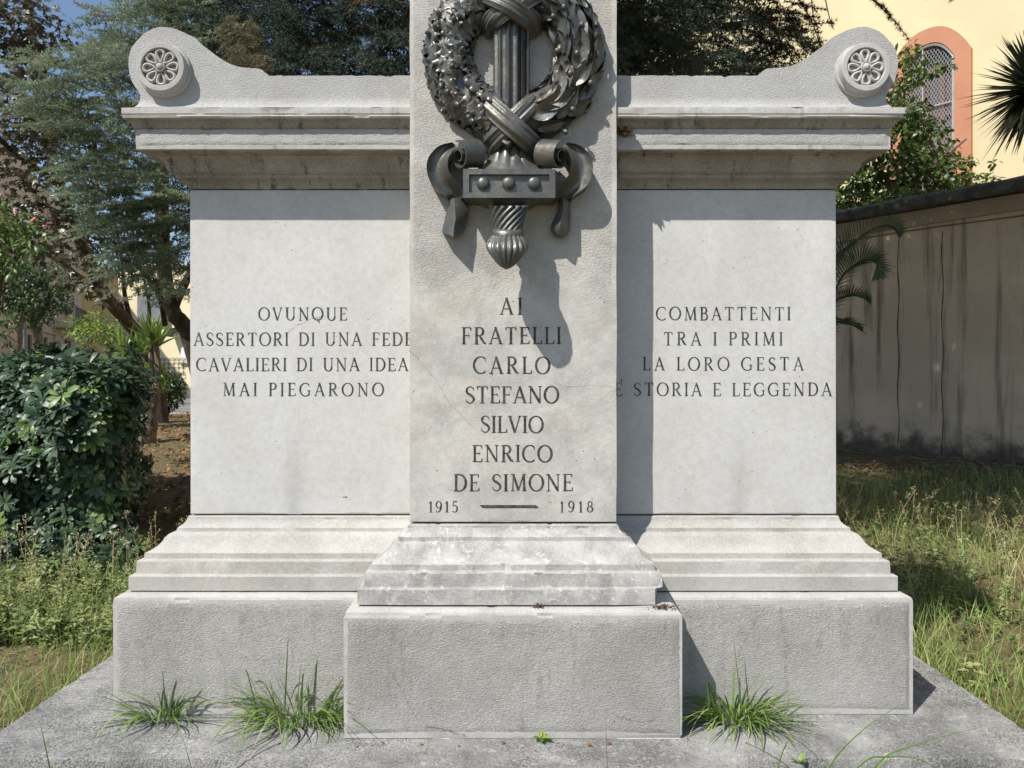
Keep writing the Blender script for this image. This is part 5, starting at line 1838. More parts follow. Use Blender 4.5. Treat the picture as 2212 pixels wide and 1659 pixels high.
# ------------------------------------------------------------------ smaller trees on the left
M['green_leaf'] = leafmat("fresh green leaves", (0.065, 0.125, 0.030), (0.15, 0.23, 0.055), None, 0.4, 0.3, 0.45)
M['dark_leaf'] = leafmat("dark green leaves", (0.040, 0.080, 0.028), (0.09, 0.14, 0.045), None, 0.4, 0.25, 0.45)
M['lime_leaf'] = leafmat("yellow green leaves", (0.13, 0.22, 0.035), (0.27, 0.35, 0.06), None, 0.42, 0.3, 0.4)

def leafy_tree(name, label, base, trunk, clumps, N, size, mat, tmpl=None, bmat=None, r0=0.07, group=None, dj=0.4, seed=1, droop=0.3, var=(0, 1)):
    t = thing(name, label, "tree", tuple(base), group)
    V, Fc, vv = leaf_cloud(clumps_f(clumps, N, dj, seed), tmpl or LEAF, size, var, droop)
    big_mesh("crown", V, Fc, mat, t, vv)
    for k, pts in enumerate(trunk):
        mb = MB(); limb(mb, pts, r0 * (1 if k == 0 else 0.55), r0 * (0.55 if k == 0 else 0.2), 8)
        mb.build("trunk" if k == 0 else "branch", bmat or M['bark_pale'], t, 60)
    return t
def gb(x, Y): 
    p = at(x, 830, Y); p.z = ground_z(Y) - 0.05; return p
b = gb(-25, 7.0)
ft = leafy_tree("flowering_tree", "small bright green tree with narrow leaves and pink flowers at the left edge", b, [[b, at(-20, 700, 7.0), at(10, 560, 6.9)], [at(-10, 620, 7), at(60, 520, 6.8)]],
    [(5, 470, 40, 6.7), (50, 488, 32, 6.8), (10, 530, 45, 6.7), (65, 530, 28, 6.9), (85, 505, 20, 6.8), (-30, 500, 50, 6.7), (-30, 560, 50, 6.8), (20, 575, 26, 6.8)], 170, 0.085, M['green_leaf'], t_leaf(0.26, 0.03, 0.2), seed=4, dj=0.2)
M['pink'] = leafmat("pink petals", (0.55, 0.17, 0.17), (0.70, 0.32, 0.28), None, 0.6, 0.3, 0.2)
for x, y in ((36, 460), (74, 472), (100, 486)):
    c = np.array(at(x, y, 6.45))
    V, Fc, vv = leaf_cloud([(c, 0.022, 9)], t_leaf(0.9, 0.05, 0.1), 0.022)
    big_mesh("flower_cluster", V, Fc, M['pink'], ft, vv)
b = gb(38, 15)
leafy_tree("street_tree", "dark green street tree on a forked trunk, nearest the left edge", b, [[b, at(36, 740, 15), at(42, 700, 15)], [at(42, 702, 15), at(15, 650, 15), at(0, 600, 15)], [at(42, 702, 15), at(70, 640, 15.2)]],
    [(10, 640, 50, 14.8), (50, 600, 50, 15), (50, 650, 42, 14.8), (10, 590, 50, 15), (25, 690, 24, 14.8), (-30, 640, 55, 15), (80, 590, 40, 15.4), (4, 715, 16, 14.6), (10, 740, 14, 14.6)], 480, 0.085, M['dark_leaf'], r0=0.13, var=(0, 1), group="street trees by the cream house", seed=5)
b = gb(90, 15.5)
leafy_tree("street_tree", "dark green street tree on a slim curved trunk, right of the lamp post", b, [[b, at(84, 740, 15.5), at(72, 706, 15.5)], [at(72, 706, 15.5), at(105, 650, 15.4), at(118, 610, 15.4)], [at(72, 706, 15.5), at(66, 640, 15.5)]],
    [(110, 640, 44, 15.4), (90, 680, 32, 15.3), (130, 610, 40, 15.5), (75, 650, 40, 15.4), (100, 600, 44, 15.6), (140, 660, 22, 15.3), (70, 700, 16, 15)], 480, 0.085, M['dark_leaf'], r0=0.12, group="street trees by the cream house", seed=6)
b = gb(190, 22)
leafy_tree("lime_tree", "round yellow green tree with a slim trunk in front of the ochre house", b, [[b, at(187, 760, 22), at(192, 730, 22)], [at(190, 745, 22), at(215, 715, 22)]],
    [(175, 705, 30, 22), (205, 695, 32, 22), (195, 722, 32, 21.8), (165, 725, 22, 21.8), (222, 715, 28, 22.2), (190, 745, 16, 21.6)], 330, 0.13, M['lime_leaf'], r0=0.10, seed=7, dj=0.5)
b = gb(236, 23)
leafy_tree("olive_tree", "duller green round tree just right of the yellow green one", b, [[b, at(234, 765, 23), at(236, 735, 23)], [at(235, 750, 23), at(255, 720, 23)]],
    [(240, 705, 30, 23), (260, 722, 26, 23), (235, 730, 26, 22.8), (268, 700, 20, 23.4)], 330, 0.12, M['green_leaf'], r0=0.11, seed=8, dj=0.5)

# ------------------------------------------------------------------ glossy hedge on the left
M['hedge'] = leafmat("glossy dark hedge leaves", (0.030, 0.060, 0.032), (0.072, 0.122, 0.056), (0.14, 0.22, 0.06), 0.42, 0.15, 0.45)
lf = t_leaf(0.34, 0.05, 0.14, 0.62)
r8 = np.random.default_rng(8)
WHORL = []
for q in range(3):
    its = []
    for k in range(10):
        its.append((rot_t(lf[0], 2 * math.pi * k / 10 + r8.normal() * 0.15, r8.uniform(-0.1, 0.75), r8.uniform(0.75, 1.15)), lf[1]))
    WHORL.append(merge_t(its))
def hedge_surface(N):
    T, Nn = [], []
    x0, x1, y0, y1 = -7.0, -2.52, 5.0, 8.0
    while len(T) < N:
        f = npr.random()
        if f < 0.50:   # front
            p = np.array([npr.uniform(x0, x1), y0, npr.uniform(0.10, 1.52)]); n = np.array([0, -1.0, 0.25])
        elif f < 0.72: # right end
            p = np.array([x1, npr.uniform(y0, y1), npr.uniform(0.15, 1.52)]); n = np.array([1.0, 0, 0.25])
        else:
            p = np.array([npr.uniform(x0, x1), npr.uniform(y0, y1), 1.52]); n = np.array([0, 0, 1.0])
        # round the shape and make it lumpy
        c = np.array([np.clip(p[0], x0 + .34, x1 - .34), np.clip(p[1], y0 + .34, y1 - .34), np.clip(p[2], 0.2, 1.24)])
        d = p - c; L = np.linalg.norm(d)
        if L > 1e-6:
            n = d / L
            p = c + n * min(L, 0.36)
        p = p + n * (0.28 * mnoise.noise(Vector(p * 1.7)) + 0.12 * mnoise.noise(Vector(p * 4.3)) - npr.exponential(0.08))
        p[0] -= 0.47 * (p[1] - 5.0)
        T.append(p); Nn.append(n)
    return np.array(T), np.array(Nn)
T, Nn = hedge_surface(4600)
up = Nn * 0.8 + rand_dirs(len(T)) * 0.45 + np.array([0, 0, 0.55])
D = np.cross(up, rand_dirs(len(T)))
R = basis(D, up)
parts = []
for k, t in enumerate(WHORL):
    m = np.arange(len(T)) % 3 == k
    n = int(m.sum())
    V, Fc = scatter(t[0], t[1], R[m], T[m], 0.092 * npr.uniform(0.55, 1.3, n))
    vv = np.clip(npr.uniform(0, 0.8, n), 0, 0.84); vv[npr.random(n) < 0.09] = 1
    parts.append((V, Fc, np.repeat(vv, len(t[1]))))
# upright shoots breaking the top line
TS = np.stack([npr.uniform(-6, -2.6, 150), npr.uniform(5.1, 7.9, 150), npr.uniform(1.46, 1.64, 150)], 1)
TS[:, 0] -= 0.47 * (TS[:, 1] - 5.0)
V, Fc = scatter(*WHORL[0], basis(np.cross(np.tile([0.1, 0, 1.0], (150, 1)) + rand_dirs(150) * .3, rand_dirs(150)), np.tile([0, 0, 1.0], (150, 1)) + rand_dirs(150) * 0.35), TS, 0.10 * npr.uniform(0.7, 1.2, 150) )
parts.append((V, Fc, np.repeat(npr.uniform(0.3, 0.84, 150), len(WHORL[0][1]))))
V, Fc, vv = join(parts)
hg = thing("glossy_hedge", "broad dark glossy hedge with whorled leaves on the left", "hedge", (-5.0, 6.6, 0.2))
big_mesh("foliage", V, Fc, M['hedge'], hg, vv)
mb = MB()
for i in range(46):
    y = npr.uniform(5.3, 7.7); x = npr.uniform(-6.5, -2.7) - 0.47 * (y - 5)
    limb(mb, [(x, y, 0.05), (x + npr.uniform(-.1, .1), y + npr.uniform(-.1, .1), 0.6), (x + npr.uniform(-.3, .3), y + npr.uniform(-.3, .3), 1.35)], 0.018, 0.006, 5)
o = mb.build("stems", M['bark'], hg); o["kind"] = "stuff"
# inner mass of leaves, kept to the darker tints
TI = np.stack([npr.uniform(-6.6, -2.7, 1500), npr.uniform(5.3, 7.7, 1500), npr.uniform(0.15, 1.3, 1500)], 1)
TI[:, 0] -= 0.47 * (TI[:, 1] - 5.0)
V, Fc = scatter(*WHORL[1], basis(rand_dirs(1500), rand_dirs(1500)), TI, 0.17 * npr.uniform(0.7, 1.2, 1500))
big_mesh("inner_foliage", V, Fc, M['hedge'], hg, np.repeat(npr.uniform(0, 0.4, 1500), len(WHORL[1][1])))

def bush(name, label, c, r, N, size, mat, flat=1.0, tmpl=None):
    t = thing(name, label, "bush", (c[0], c[1], ground_z(c[1])))
    V, Fc, vv = leaf_cloud([(np.array(c), r, N), (np.array(c) + [0.1, 0, 0.1], r * 0.7, N // 2)], tmpl or LEAF, size, (0, 0.6), 0.1, flat=flat)
    big_mesh("foliage", V, Fc, mat, t, vv)
    mb = MB()
    for k in range(5):
        a = k * 1.3
        limb(mb, [(c[0] + .03 * math.cos(a), c[1] + .03 * math.sin(a), ground_z(c[1]) - .05), (c[0] + r * .5 * math.cos(a), c[1] + r * .5 * math.sin(a), c[2])], 0.018, 0.006, 5)
    mb.build("stems", M['bark'], t)
    return t
p = at(357, 845, 14.5)
bush("round_bush", "dark round bush standing before the iron fence", (p.x, p.y, p.z), 0.37, 1500, 0.07, M['dark_leaf'], 1.05)
p = at(318, 822, 12.6)
bush("leafy_shrub", "light green leafy shrub behind the yucca stems", (p.x, p.y, p.z), 0.30, 330, 0.10, M['lime_leaf'], 0.9)

# ------------------------------------------------------------------ yucca beside the hedge
M['yucca'] = leafmat("yucca leaves", (0.17, 0.27, 0.06), (0.36, 0.48, 0.14), None, 0.4, 0.25, 0.4)
M['yucca_dark'] = leafmat("dark spiky leaves", (0.024, 0.034, 0.022), (0.045, 0.058, 0.034), None, 0.4, 0.15, 0.4)
def strap(base, d, L, w, droop, up):
    """one stiff pointed leaf -> verts, faces"""
    d = np.array(d) / np.linalg.norm(d)
    s = np.cross(d, up); s = s / (np.linalg.norm(s) + 1e-9)
    n = np.cross(s, d)
    Vv = []
    for i in range(7):
        u = i / 6
        c = np.array(base) + d * L * u + np.array([0, 0, -1.0]) * droop * L * u * u
        ww = w * (0.55 + 0.9 * u if u < 0.4 else (1 - u) * 1.52) * 0.5
        Vv += [c - s * ww + n * ww * 0.45, c, c + s * ww + n * ww * 0.45]
    Ff = []
    for i in range(6):
        for k in range(2):
            Ff.append([i * 3 + k, i * 3 + k + 1, i * 3 + k + 4, i * 3 + k + 3])
    return np.array(Vv), np.array(Ff)
def head(c, N, L, w, up_bias, seed, droop=0.05, low=-0.3):
    r = np.random.default_rng(seed)
    parts = []
    for i in range(N):
        a = r.uniform(0, 2 * math.pi); e = r.uniform(low, 1.0)
        d = np.array([math.cos(a), math.sin(a), 0.0]) * (1 - 0.55 * max(e, 0)) + np.array([0, 0, up_bias * e + 0.25])
        V, Fc = strap(np.array(c) + r.normal(size=3) * 0.02, d, L * r.uniform(0.7, 1.1), w * r.uniform(.8, 1.2), droop * r.uniform(0.2, 2.2), [0, 0, 1.0])
        parts.append((V, Fc, np.full(len(Fc), r.uniform(0, 1))))
    return join(parts)
YY = 11.0
yb0 = at(318, 955, YY)
yu = thing("yucca", "yucca with a stout pale trunk and bright green sword leaves, next to the hedge", "plant", tuple(yb0))
mb = MB()
limb(mb, [at(314, 965, YY), at(318, 930, YY), at(324, 890, YY), at(330, 848, YY), at(331, 832, YY)], 0.150, 0.095, 12)
limb(mb, [at(303, 958, YY - .1), at(308, 940, YY - .05), at(316, 915, YY)], 0.10, 0.06, 9)
mb.build("trunk", M['bark_pale'], yu, 60)
for pts, r_ in (([(327, 842), (318, 826), (308, 798), (300, 774)], 0.042), ([(331, 838), (329, 805), (326, 775), (324, 745)], 0.038), ([(336, 838), (341, 810), (341, 780), (337, 746)], 0.042), ([(322, 846), (305, 830), (287, 800), (270, 775)], 0.035)):
    mb = MB(); limb(mb, [at(x, y, YY) for x, y in pts], r_, r_ * 0.85, 9); mb.build("stem", M['bark_pale'], yu, 60)
for i, (x, y, n, L) in enumerate(((338, 745, 28, 0.52), (323, 747, 22, 0.52), (299, 774, 24, 0.50), (268, 776, 28, 0.58))):
    V, Fc, vv = head(at(x, y, YY), n, L, 0.062, 2.3, 30 + i, 0.04, -0.02)
    big_mesh("leaf_head", V, Fc, M['yucca'], yu, vv)

# spiky head above the right wall
YD = 10.6
dc = at(2238, 195, YD)
dr = thing("spiky_yucca", "tall yucca with dark spiky leaves at the right edge, above the wall", "plant", (dc.x, dc.y, ground_z(YD)))
mb = MB(); limb(mb, [(dc.x + .1, dc.y, 0.3), (dc.x + .05, dc.y, 2.5), tuple(dc)], 0.12, 0.09, 10); limb(mb, [tuple(dc), at(2235, 60, YD), at(2215, -60, YD)], 0.05, 0.03, 8); mb.build("trunk", M['bark'], dr, 60)
V, Fc, vv = head(dc, 420, 0.92, 0.075, 0.9, 41, 0.05, -1.7)
big_mesh("leaf_head", V, Fc, M['yucca_dark'], dr, vv)

# ------------------------------------------------------------------ lemon shrub between wall and yellow building
cl = [(1850, 420, 45), (1900, 400, 50), (1950, 385, 50), (2000, 375, 50), (2055, 380, 42), (2105, 395, 28), (1870, 345, 40), (1930, 315, 45), (1990, 315, 40), (2040, 330, 28), (2088, 348, 20), (2140, 385, 16), (1950, 245, 40), (1985, 245, 30), (1935, 185, 34), (1975, 165, 28), (1950, 125, 26), (2005, 150, 20), (2048, 142, 16), (1915, 215, 36), (2032, 280, 18), (2150, 352, 9), (1840, 460, 30), (2060, 300, 10), (1975, 110, 18), (1890, 450, 34), (1945, 430, 36)]
cl += [(1830, 440, 40), (1860, 440, 40), (1910, 440, 42), (1970, 425, 40), (2030, 410, 34), (2080, 400, 30), (1840, 390, 36), (1880, 370, 40), (1960, 350, 42), (2010, 345, 36), (1905, 280, 36), (1975, 275, 36)]
cl = [(x, y, r, 11.7) for x, y, r in cl]
b = Vector((6.0, 11.6, 0.4))
leafy_tree("lemon_tree", "bushy lemon tree with glossy leaves in front of the arched window", b, [[b, at(1950, 480, 11.7), at(1960, 400, 11.7)], [at(1955, 430, 11.7), at(1950, 300, 11.7), at(1958, 130, 11.7)], [at(1960, 400, 11.7), at(2040, 350, 11.7), at(2110, 385, 11.7)], [at(1960, 400, 11.7), at(2050, 330, 11.7), at(2088, 300, 11.7)], [at(1960, 420, 11.7), at(1880, 380, 11.7)]], cl, 260, 0.100, leafmat("lemon leaves", (0.045, 0.085, 0.024), (0.11, 0.17, 0.038), (0.24, 0.28, 0.05), 0.38, 0.3, 0.5), t_leaf(0.52, 0.05, 0.15), seed=13, dj=0.5, r0=0.06)

# ------------------------------------------------------------------ young palm behind the right wing
M['palm'] = leafmat("palm leaflets", (0.040, 0.065, 0.040), (0.070, 0.105, 0.060), None, 0.45, 0.2, 0.35)
pb = Vector((2.45, 6.5, ground_z(6.5)))
pl = thing("young_palm", "young palm with arching feathery fronds against the grey wall", "palm", tuple(pb))
mb = MB(); limb(mb, [pb - Vector((0, 0, .1)), pb + Vector((0, 0, .5)), pb + Vector((0, 0, .85))], 0.15, 0.11, 12); mb.build("trunk", M['bark'], pl, 60)
def frond(pts, L, seed):
    P = [Vector(p) for p in pts]
    out = []
    for i in range(len(P) - 1):
        p0, p1, p2, p3 = P[max(i - 1, 0)], P[i], P[i + 1], P[min(i + 2, len(P) - 1)]
        for k in range(14):
            t = k / 14
            out.append(0.5 * ((2 * p1) + (p2 - p0) * t + (2 * p0 - 5 * p1 + 4 * p2 - p3) * t * t + (3 * p1 - p0 - 3 * p2 + p3) * t ** 3))
    r = np.random.default_rng(seed)
    parts = []
    n = len(out)
    for i in range(4, n):
        d = (out[min(i + 1, n - 1)] - out[i - 1]).normalized()
        s = d.cross(Vector((0, 0.5, 0.86))).normalized(); up_ = s.cross(d)
        u = i / n
        for sg in (-1, 1):
            e = d * 0.55 + s * sg * 0.8 + up_ * 0.45
            V, Fc = strap(np.array(out[i]), np.array(e), L * math.sin(math.pi * (0.12 + 0.86 * u)) * r.uniform(.85, 1.1), 0.014, 0.25, np.array(up_))
            parts.append((V, Fc, np.full(len(Fc), r.uniform(0, 1))))
    V, Fc, vv = join(parts)
    o = big_mesh("frond", V, Fc, M['palm'], pl, vv)
    mb = MB(); mb.tube(out, [0.012 * (1 - 0.7 * i / n) for i in range(n)], 5); mb.build("rachis", M['palm'], o)
pt_ = pb + Vector((0, 0, 0.8))
frond([pt_, at(1790, 610, 6.5), at(1850, 520, 6.4), at(1915, 486, 6.35), at(1948, 505, 6.3)], 0.26, 1)
frond([pt_, at(1800, 640, 6.4), at(1850, 570, 6.2), at(1888, 565, 6.1), at(1902, 600, 6.05)], 0.26, 2)
frond([pt_, at(1790, 680, 6.4), at(1835, 640, 6.2), at(1880, 650, 6.1)], 0.24, 3)
frond([pt_, at(1780, 640, 6.7), at(1800, 560, 6.6), at(1850, 520, 6.5)], 0.26, 4)
frond([pt_, at(1740, 600, 6.5), at(1660, 560, 6.4), at(1600, 600, 6.3)], 0.26, 5)
frond([pt_, at(1790, 720, 6.3), at(1830, 700, 6.1), at(1862, 715, 6.0)], 0.2, 6)
# ------------------------------------------------------------------ grass and weeds
M['grass'] = leafmat("green grass blades", (0.17, 0.26, 0.060), (0.34, 0.43, 0.14), (0.55, 0.48, 0.22), 0.5, 0.3, 0.3)
M['straw'] = leafmat("dry straw stalks", (0.46, 0.39, 0.20), (0.62, 0.56, 0.33), None, 0.8, 0.25, 0.1)
M['weed'] = leafmat("broad weed leaves", (0.17, 0.235, 0.085), (0.35, 0.40, 0.17), (0.48, 0.45, 0.20), 0.5, 0.3, 0.3)
def t_blade(bend, w=0.018, n=5):
    v, f = [], []
    for i in range(n + 1):
        u = i / n
        x = bend * u * u; z = u * (1 - 0.35 * abs(bend) * u)
        ww = w * (1 - u ** 1.6) * 0.5 + 0.0006
        v += [[x, -ww, z], [x, ww, z]]
    for i in range(n):
        f.append([2 * i, 2 * i + 1, 2 * i + 3, 2 * i + 2])
    return np.array(v, float), np.array(f)
BLADES = [t_blade(b) for b in (0.1, 0.3, 0.5, 0.75, 1.0)]
def t_stalk(seed, heads=9):
    """thin dry stem with a loose seed head, unit height, quads"""
    r = np.random.default_rng(seed)
    v, f = [], []
    def quad(a, b, c, d):
        i = len(v); v.extend([a, b, c, d]); f.append([i, i + 1, i + 2, i + 3])
    lean = r.normal(size=2) * 0.16
    def C(u): return np.array([lean[0] * u * u, lean[1] * u * u, u])
    for ax in ((1, 0, 0), (0, 1, 0)):
        ax = np.array(ax) * 0.0035
        for i in range(4):
            a, b = C(i / 4), C((i + 1) / 4)
            quad(a - ax, a + ax, b + ax * .7, b - ax * .7)
    for k in range(heads):
        u = r.uniform(0.55, 1.02); c = C(u)
        d = r.normal(size=3); d[2] = abs(d[2]) + 0.5; d /= np.linalg.norm(d)
        L = r.uniform(0.05, 0.14) * (1.2 - u * .5); e = c + d * L
        s = np.cross(d, r.normal(size=3)); s /= np.linalg.norm(s)
        quad(c - s * .002, c + s * .002, e + s * .002, e - s * .002)
        for j in range(3):
            q = e + r.normal(size=3) * 0.012
            s2 = r.normal(size=3); s2 = s2 / np.linalg.norm(s2) * 0.011; t2 = np.cross(s2, r.normal(size=3)); t2 = t2 / np.linalg.norm(t2) * 0.008
            quad(q - s2, q - t2, q + s2, q + t2)
    return np.array(v), np.array(f)
STALKS = [t_stalk(s) for s in range(6)]
def t_weed(seed):
    r = np.random.default_rng(seed)
    v, f = [], []
    def quad(a, b, c, d):
        i = len(v); v.extend([a, b, c, d]); f.append([i, i + 1, i + 2, i + 3])
    lean = r.normal(size=2) * 0.2
    def C(u): return np.array([lean[0] * u, lean[1] * u, u])
    for i in range(3):
        a, b = C(i / 3), C((i + 1) / 3); ax = np.array([0.006, 0.004, 0])
        quad(a - ax, a + ax, b + ax, b - ax)
    for k in range(13):
        u = r.uniform(0.1, 1.0); c = C(u); ang = r.uniform(0, 6.28)
        d = np.array([math.cos(ang), math.sin(ang), r.uniform(-0.1, 0.7)]); d /= np.linalg.norm(d)
        s = np.cross(d, [0, 0, 1.0]); s /= np.linalg.norm(s); L = r.uniform(0.16, 0.34) * (1.15 - 0.5 * u); w = L * 0.22
        n = np.cross(s, d)
        quad(c, c + d * L * 0.45 + s * w + n * .02, c + d * L - n * .03, c + d * L * 0.45 - s * w + n * .02)
    return np.array(v), np.array(f)
WEEDS = [t_weed(s) for s in range(6)]

def in_slab(x, y):
    return (abs(x) < 1.885 and y > 2.54) or (abs(x) < 0.94 and y > 2.33)
def plant_field(N, region, tmpls, hfun, keep, tilt=0.35, wscale=1.0):
    X = npr.uniform(region[0], region[1], N); Y = npr.uniform(region[2], region[3], N)
    T, S = [], []
    for x, y in zip(X, Y):
        if in_slab(x, y) and y < 4.2: continue
        kq = keep(x, y)
        if npr.random() > kq: continue
        T.append((x, y, ground_z(y) + 0.02 * math.sin(x * 2.1 + y * .7) * math.sin(y * 1.7 - x * .6) - 0.015)); S.append(hfun(x, y) * npr.uniform(0.55, 1.25))
    T = np.array(T); S = np.array(S); n = len(T)
    up = rand_dirs(n) * tilt + np.array([0, 0, 1.0])
    yaw = npr.uniform(0, 6.283, n)
    dx = np.stack([np.cos(yaw), np.sin(yaw), np.zeros(n)], 1)
    up /= np.linalg.norm(up, axis=1, keepdims=True)
    y_ = np.cross(up, dx); y_ /= np.linalg.norm(y_, axis=1, keepdims=True); x_ = np.cross(y_, up)
    R = np.stack([x_, y_, up], 2)
    parts = []
    for k, t in enumerate(tmpls):
        m = np.arange(n) % len(tmpls) == k
        c = int(m.sum())
        if not c: continue
        V, Fc = scatter(t[0], t[1], R[m], T[m], S[m])
        vv = npr.uniform(0, 0.95, c)
        parts.append((V, Fc, np.repeat(vv, len(t[1]))))
    return join(parts)
def nz(x, y, s, o=0): return 0.5 + 0.5 * mnoise.noise(Vector((x * s + o, y * s, o)))

def side_right(x, y): return x > 0
# how tall / how dense things grow, following the garden
def green_near(x, y):      # lush blades along the slab
    d = (abs(x) - 1.86) if y > 2.5 else 0.3
    e = max(0.0, 1 - d / 1.1) if x > 0 else max(0.0, 1 - d / 0.75)
    return min(1, 0.03 + e * e * (0.55 + 0.9 * nz(x, y, 2.2)) if y < 4.3 else 0.10 + 0.25 * nz(x, y, 1.3, 5))
parts = []
parts.append(plant_field(17000, (1.86, 5.2, 2.0, 4.6), BLADES, lambda x, y: 0.17 + 0.10 * nz(x, y, 1.5), green_near))
parts.append(plant_field(13000, (-4.3, -1.86, 1.9, 4.4), BLADES, lambda x, y: 0.17 + 0.10 * nz(x, y, 1.5), green_near))
parts.append(plant_field(14000, (1.7, 7.5, 4.2, 8.5), BLADES, lambda x, y: 0.24, lambda x, y: 0.25 + 0.7 * nz(x, y, 1.1, 3)))
parts.append(plant_field(10000, (-6.0, -1.5, 3.9, 5.6), BLADES, lambda x, y: 0.20, lambda x, y: 0.2 + 0.6 * nz(x, y, 1.4, 7)))
parts.append(plant_field(4000, (-6.0, -1.5, 5.4, 12.0), BLADES, lambda x, y: 0.10, lambda x, y: 0.5 * nz(x, y, 1.4, 9)))
V, Fc, vv = join(parts)
tag(big_mesh("grass", V, Fc, M['grass'], None, vv), "green grass growing round the memorial slab", "grass", kind="stuff")
parts = []
parts.append(plant_field(1100, (1.75, 7.0, 3.6, 6.6), STALKS, lambda x, y: 0.27 + 0.16 * nz(x, y, 0.9, 2), lambda x, y: min(1, max(0, (y - 3.4) * 0.55)) * (0.15 + 0.85 * nz(x, y, 1.2, 4) ** 1.5)))
parts.append(plant_field(700, (-5.2, -1.6, 3.7, 5.1), STALKS, lambda x, y: 0.28 + 0.14 * nz(x, y, 0.9, 2), lambda x, y: min(1, max(0, (y - 3.7) * 1.0)) * (0.25 + 0.75 * nz(x, y, 1.2, 4))))
V, Fc, vv = join(parts)
tag(big_mesh("dry_weeds", V, Fc, M['straw'], None, vv), "dry straw coloured weed stalks with seed heads in the grass", "weeds", kind="stuff")
# short dead thatch
parts = []
parts.append(plant_field(15000, (1.86, 6.5, 2.2, 6.5), BLADES[2:], lambda x, y: 0.09, lambda x, y: 0.35 + 0.65 * nz(x, y, 1.6, 8), tilt=1.6))
parts.append(plant_field(16000, (-5.0, -1.86, 2.2, 5.0), BLADES[2:], lambda x, y: 0.09, lambda x, y: 0.35 + 0.65 * nz(x, y, 1.6, 8), tilt=1.6))
V, Fc, vv = join(parts)
tag(big_mesh("dead_grass", V, Fc, M['straw'], None, vv), "short dead grass matted over the soil", "grass", kind="stuff")
parts = []
parts.append(plant_field(4200, (1.75, 6.8, 3.2, 6.8), WEEDS, lambda x, y: 0.13 + 0.10 * nz(x, y, 0.9, 2), lambda x, y: 0.10 + 0.75 * nz(x, y, 1.4, 14) ** 2))
parts.append(plant_field(4600, (-5.2, -1.55, 3.9, 5.2), WEEDS, lambda x, y: 0.11 + 0.10 * nz(x, y, 0.9, 2), lambda x, y: 0.25 + 0.75 * nz(x, y, 1.2, 6)))
parts.append(plant_field(900, (-4.3, -1.9, 2.3, 3.9), WEEDS, lambda x, y: 0.09, lambda x, y: 0.6 * nz(x, y, 1.4, 11)))
parts.append(plant_field(900, (1.9, 5.2, 2.2, 3.6), WEEDS, lambda x, y: 0.11, lambda x, y: 0.6 * nz(x, y, 1.4, 11)))
V, Fc, vv = join(parts)
tag(big_mesh("leafy_weeds", V, Fc, M['weed'], None, vv), "low leafy green weeds among the grass", "weeds", kind="stuff")

# fallen leaves and twigs on the bare soil
M['dead_leaf'] = leafmat("fallen brown leaves", (0.20, 0.085, 0.035), (0.36, 0.20, 0.10), (0.10, 0.05, 0.03), 0.7, 0.1, 0.2)
def litter(N, region, size, keep):
    T = []
    while len(T) < N:
        x, y = npr.uniform(region[0], region[1]), npr.uniform(region[2], region[3])
        if npr.random() > keep(x, y): continue
        T.append((x, y, ground_z(y) + npr.uniform(0.0, 0.035)))
    T = np.array(T)
    D = rand_dirs(N); D[:, 2] *= 0.3
    V, Fc = scatter(*t_leaf(0.55, 0.12, 0.25), basis(D, rand_dirs(N) * 0.4 + np.array([0, 0, 1.0])), T, size * npr.uniform(0.6, 1.3, N))
    return V, Fc, np.repeat(npr.uniform(0, 1, N), 8)
V, Fc, vv = join([litter(5200, (-7.5, -1.7, 5.2, 16.0), 0.075, lambda x, y: 0.9), litter(1300, (2.0, 8.0, 6.2, 9.4), 0.07, lambda x, y: max(0, 0.9 if (x * 0.774 + y * 0.633) > 8.2 else 0.25))])
tag(big_mesh("fallen_leaves", V, Fc, M['dead_leaf'], None, vv), "brown fallen leaves scattered over the soil", "fallen leaves", kind="stuff")
tw = MB()
for i in range(26):
    q = along(npr.uniform(-2.6, 4.0), npr.uniform(0.1, 0.9), 0)
    z = ground_z(q.y)
    a = npr.uniform(-0.5, 0.5); L = npr.uniform(0.4, 1.2)
    d = WU * math.cos(a) * L + WN * math.sin(a) * L
    limb(tw, [(q.x, q.y, z + .02), (q.x + d.x * .5, q.y + d.y * .5, z + npr.uniform(.03, .10)), (q.x + d.x, q.y + d.y, z + .02)], 0.011, 0.004, 4)
tag(tw.build("dry_twigs", M['bark_pale']), "dry fallen twigs lying along the foot of the grey wall", "twigs", kind="stuff")

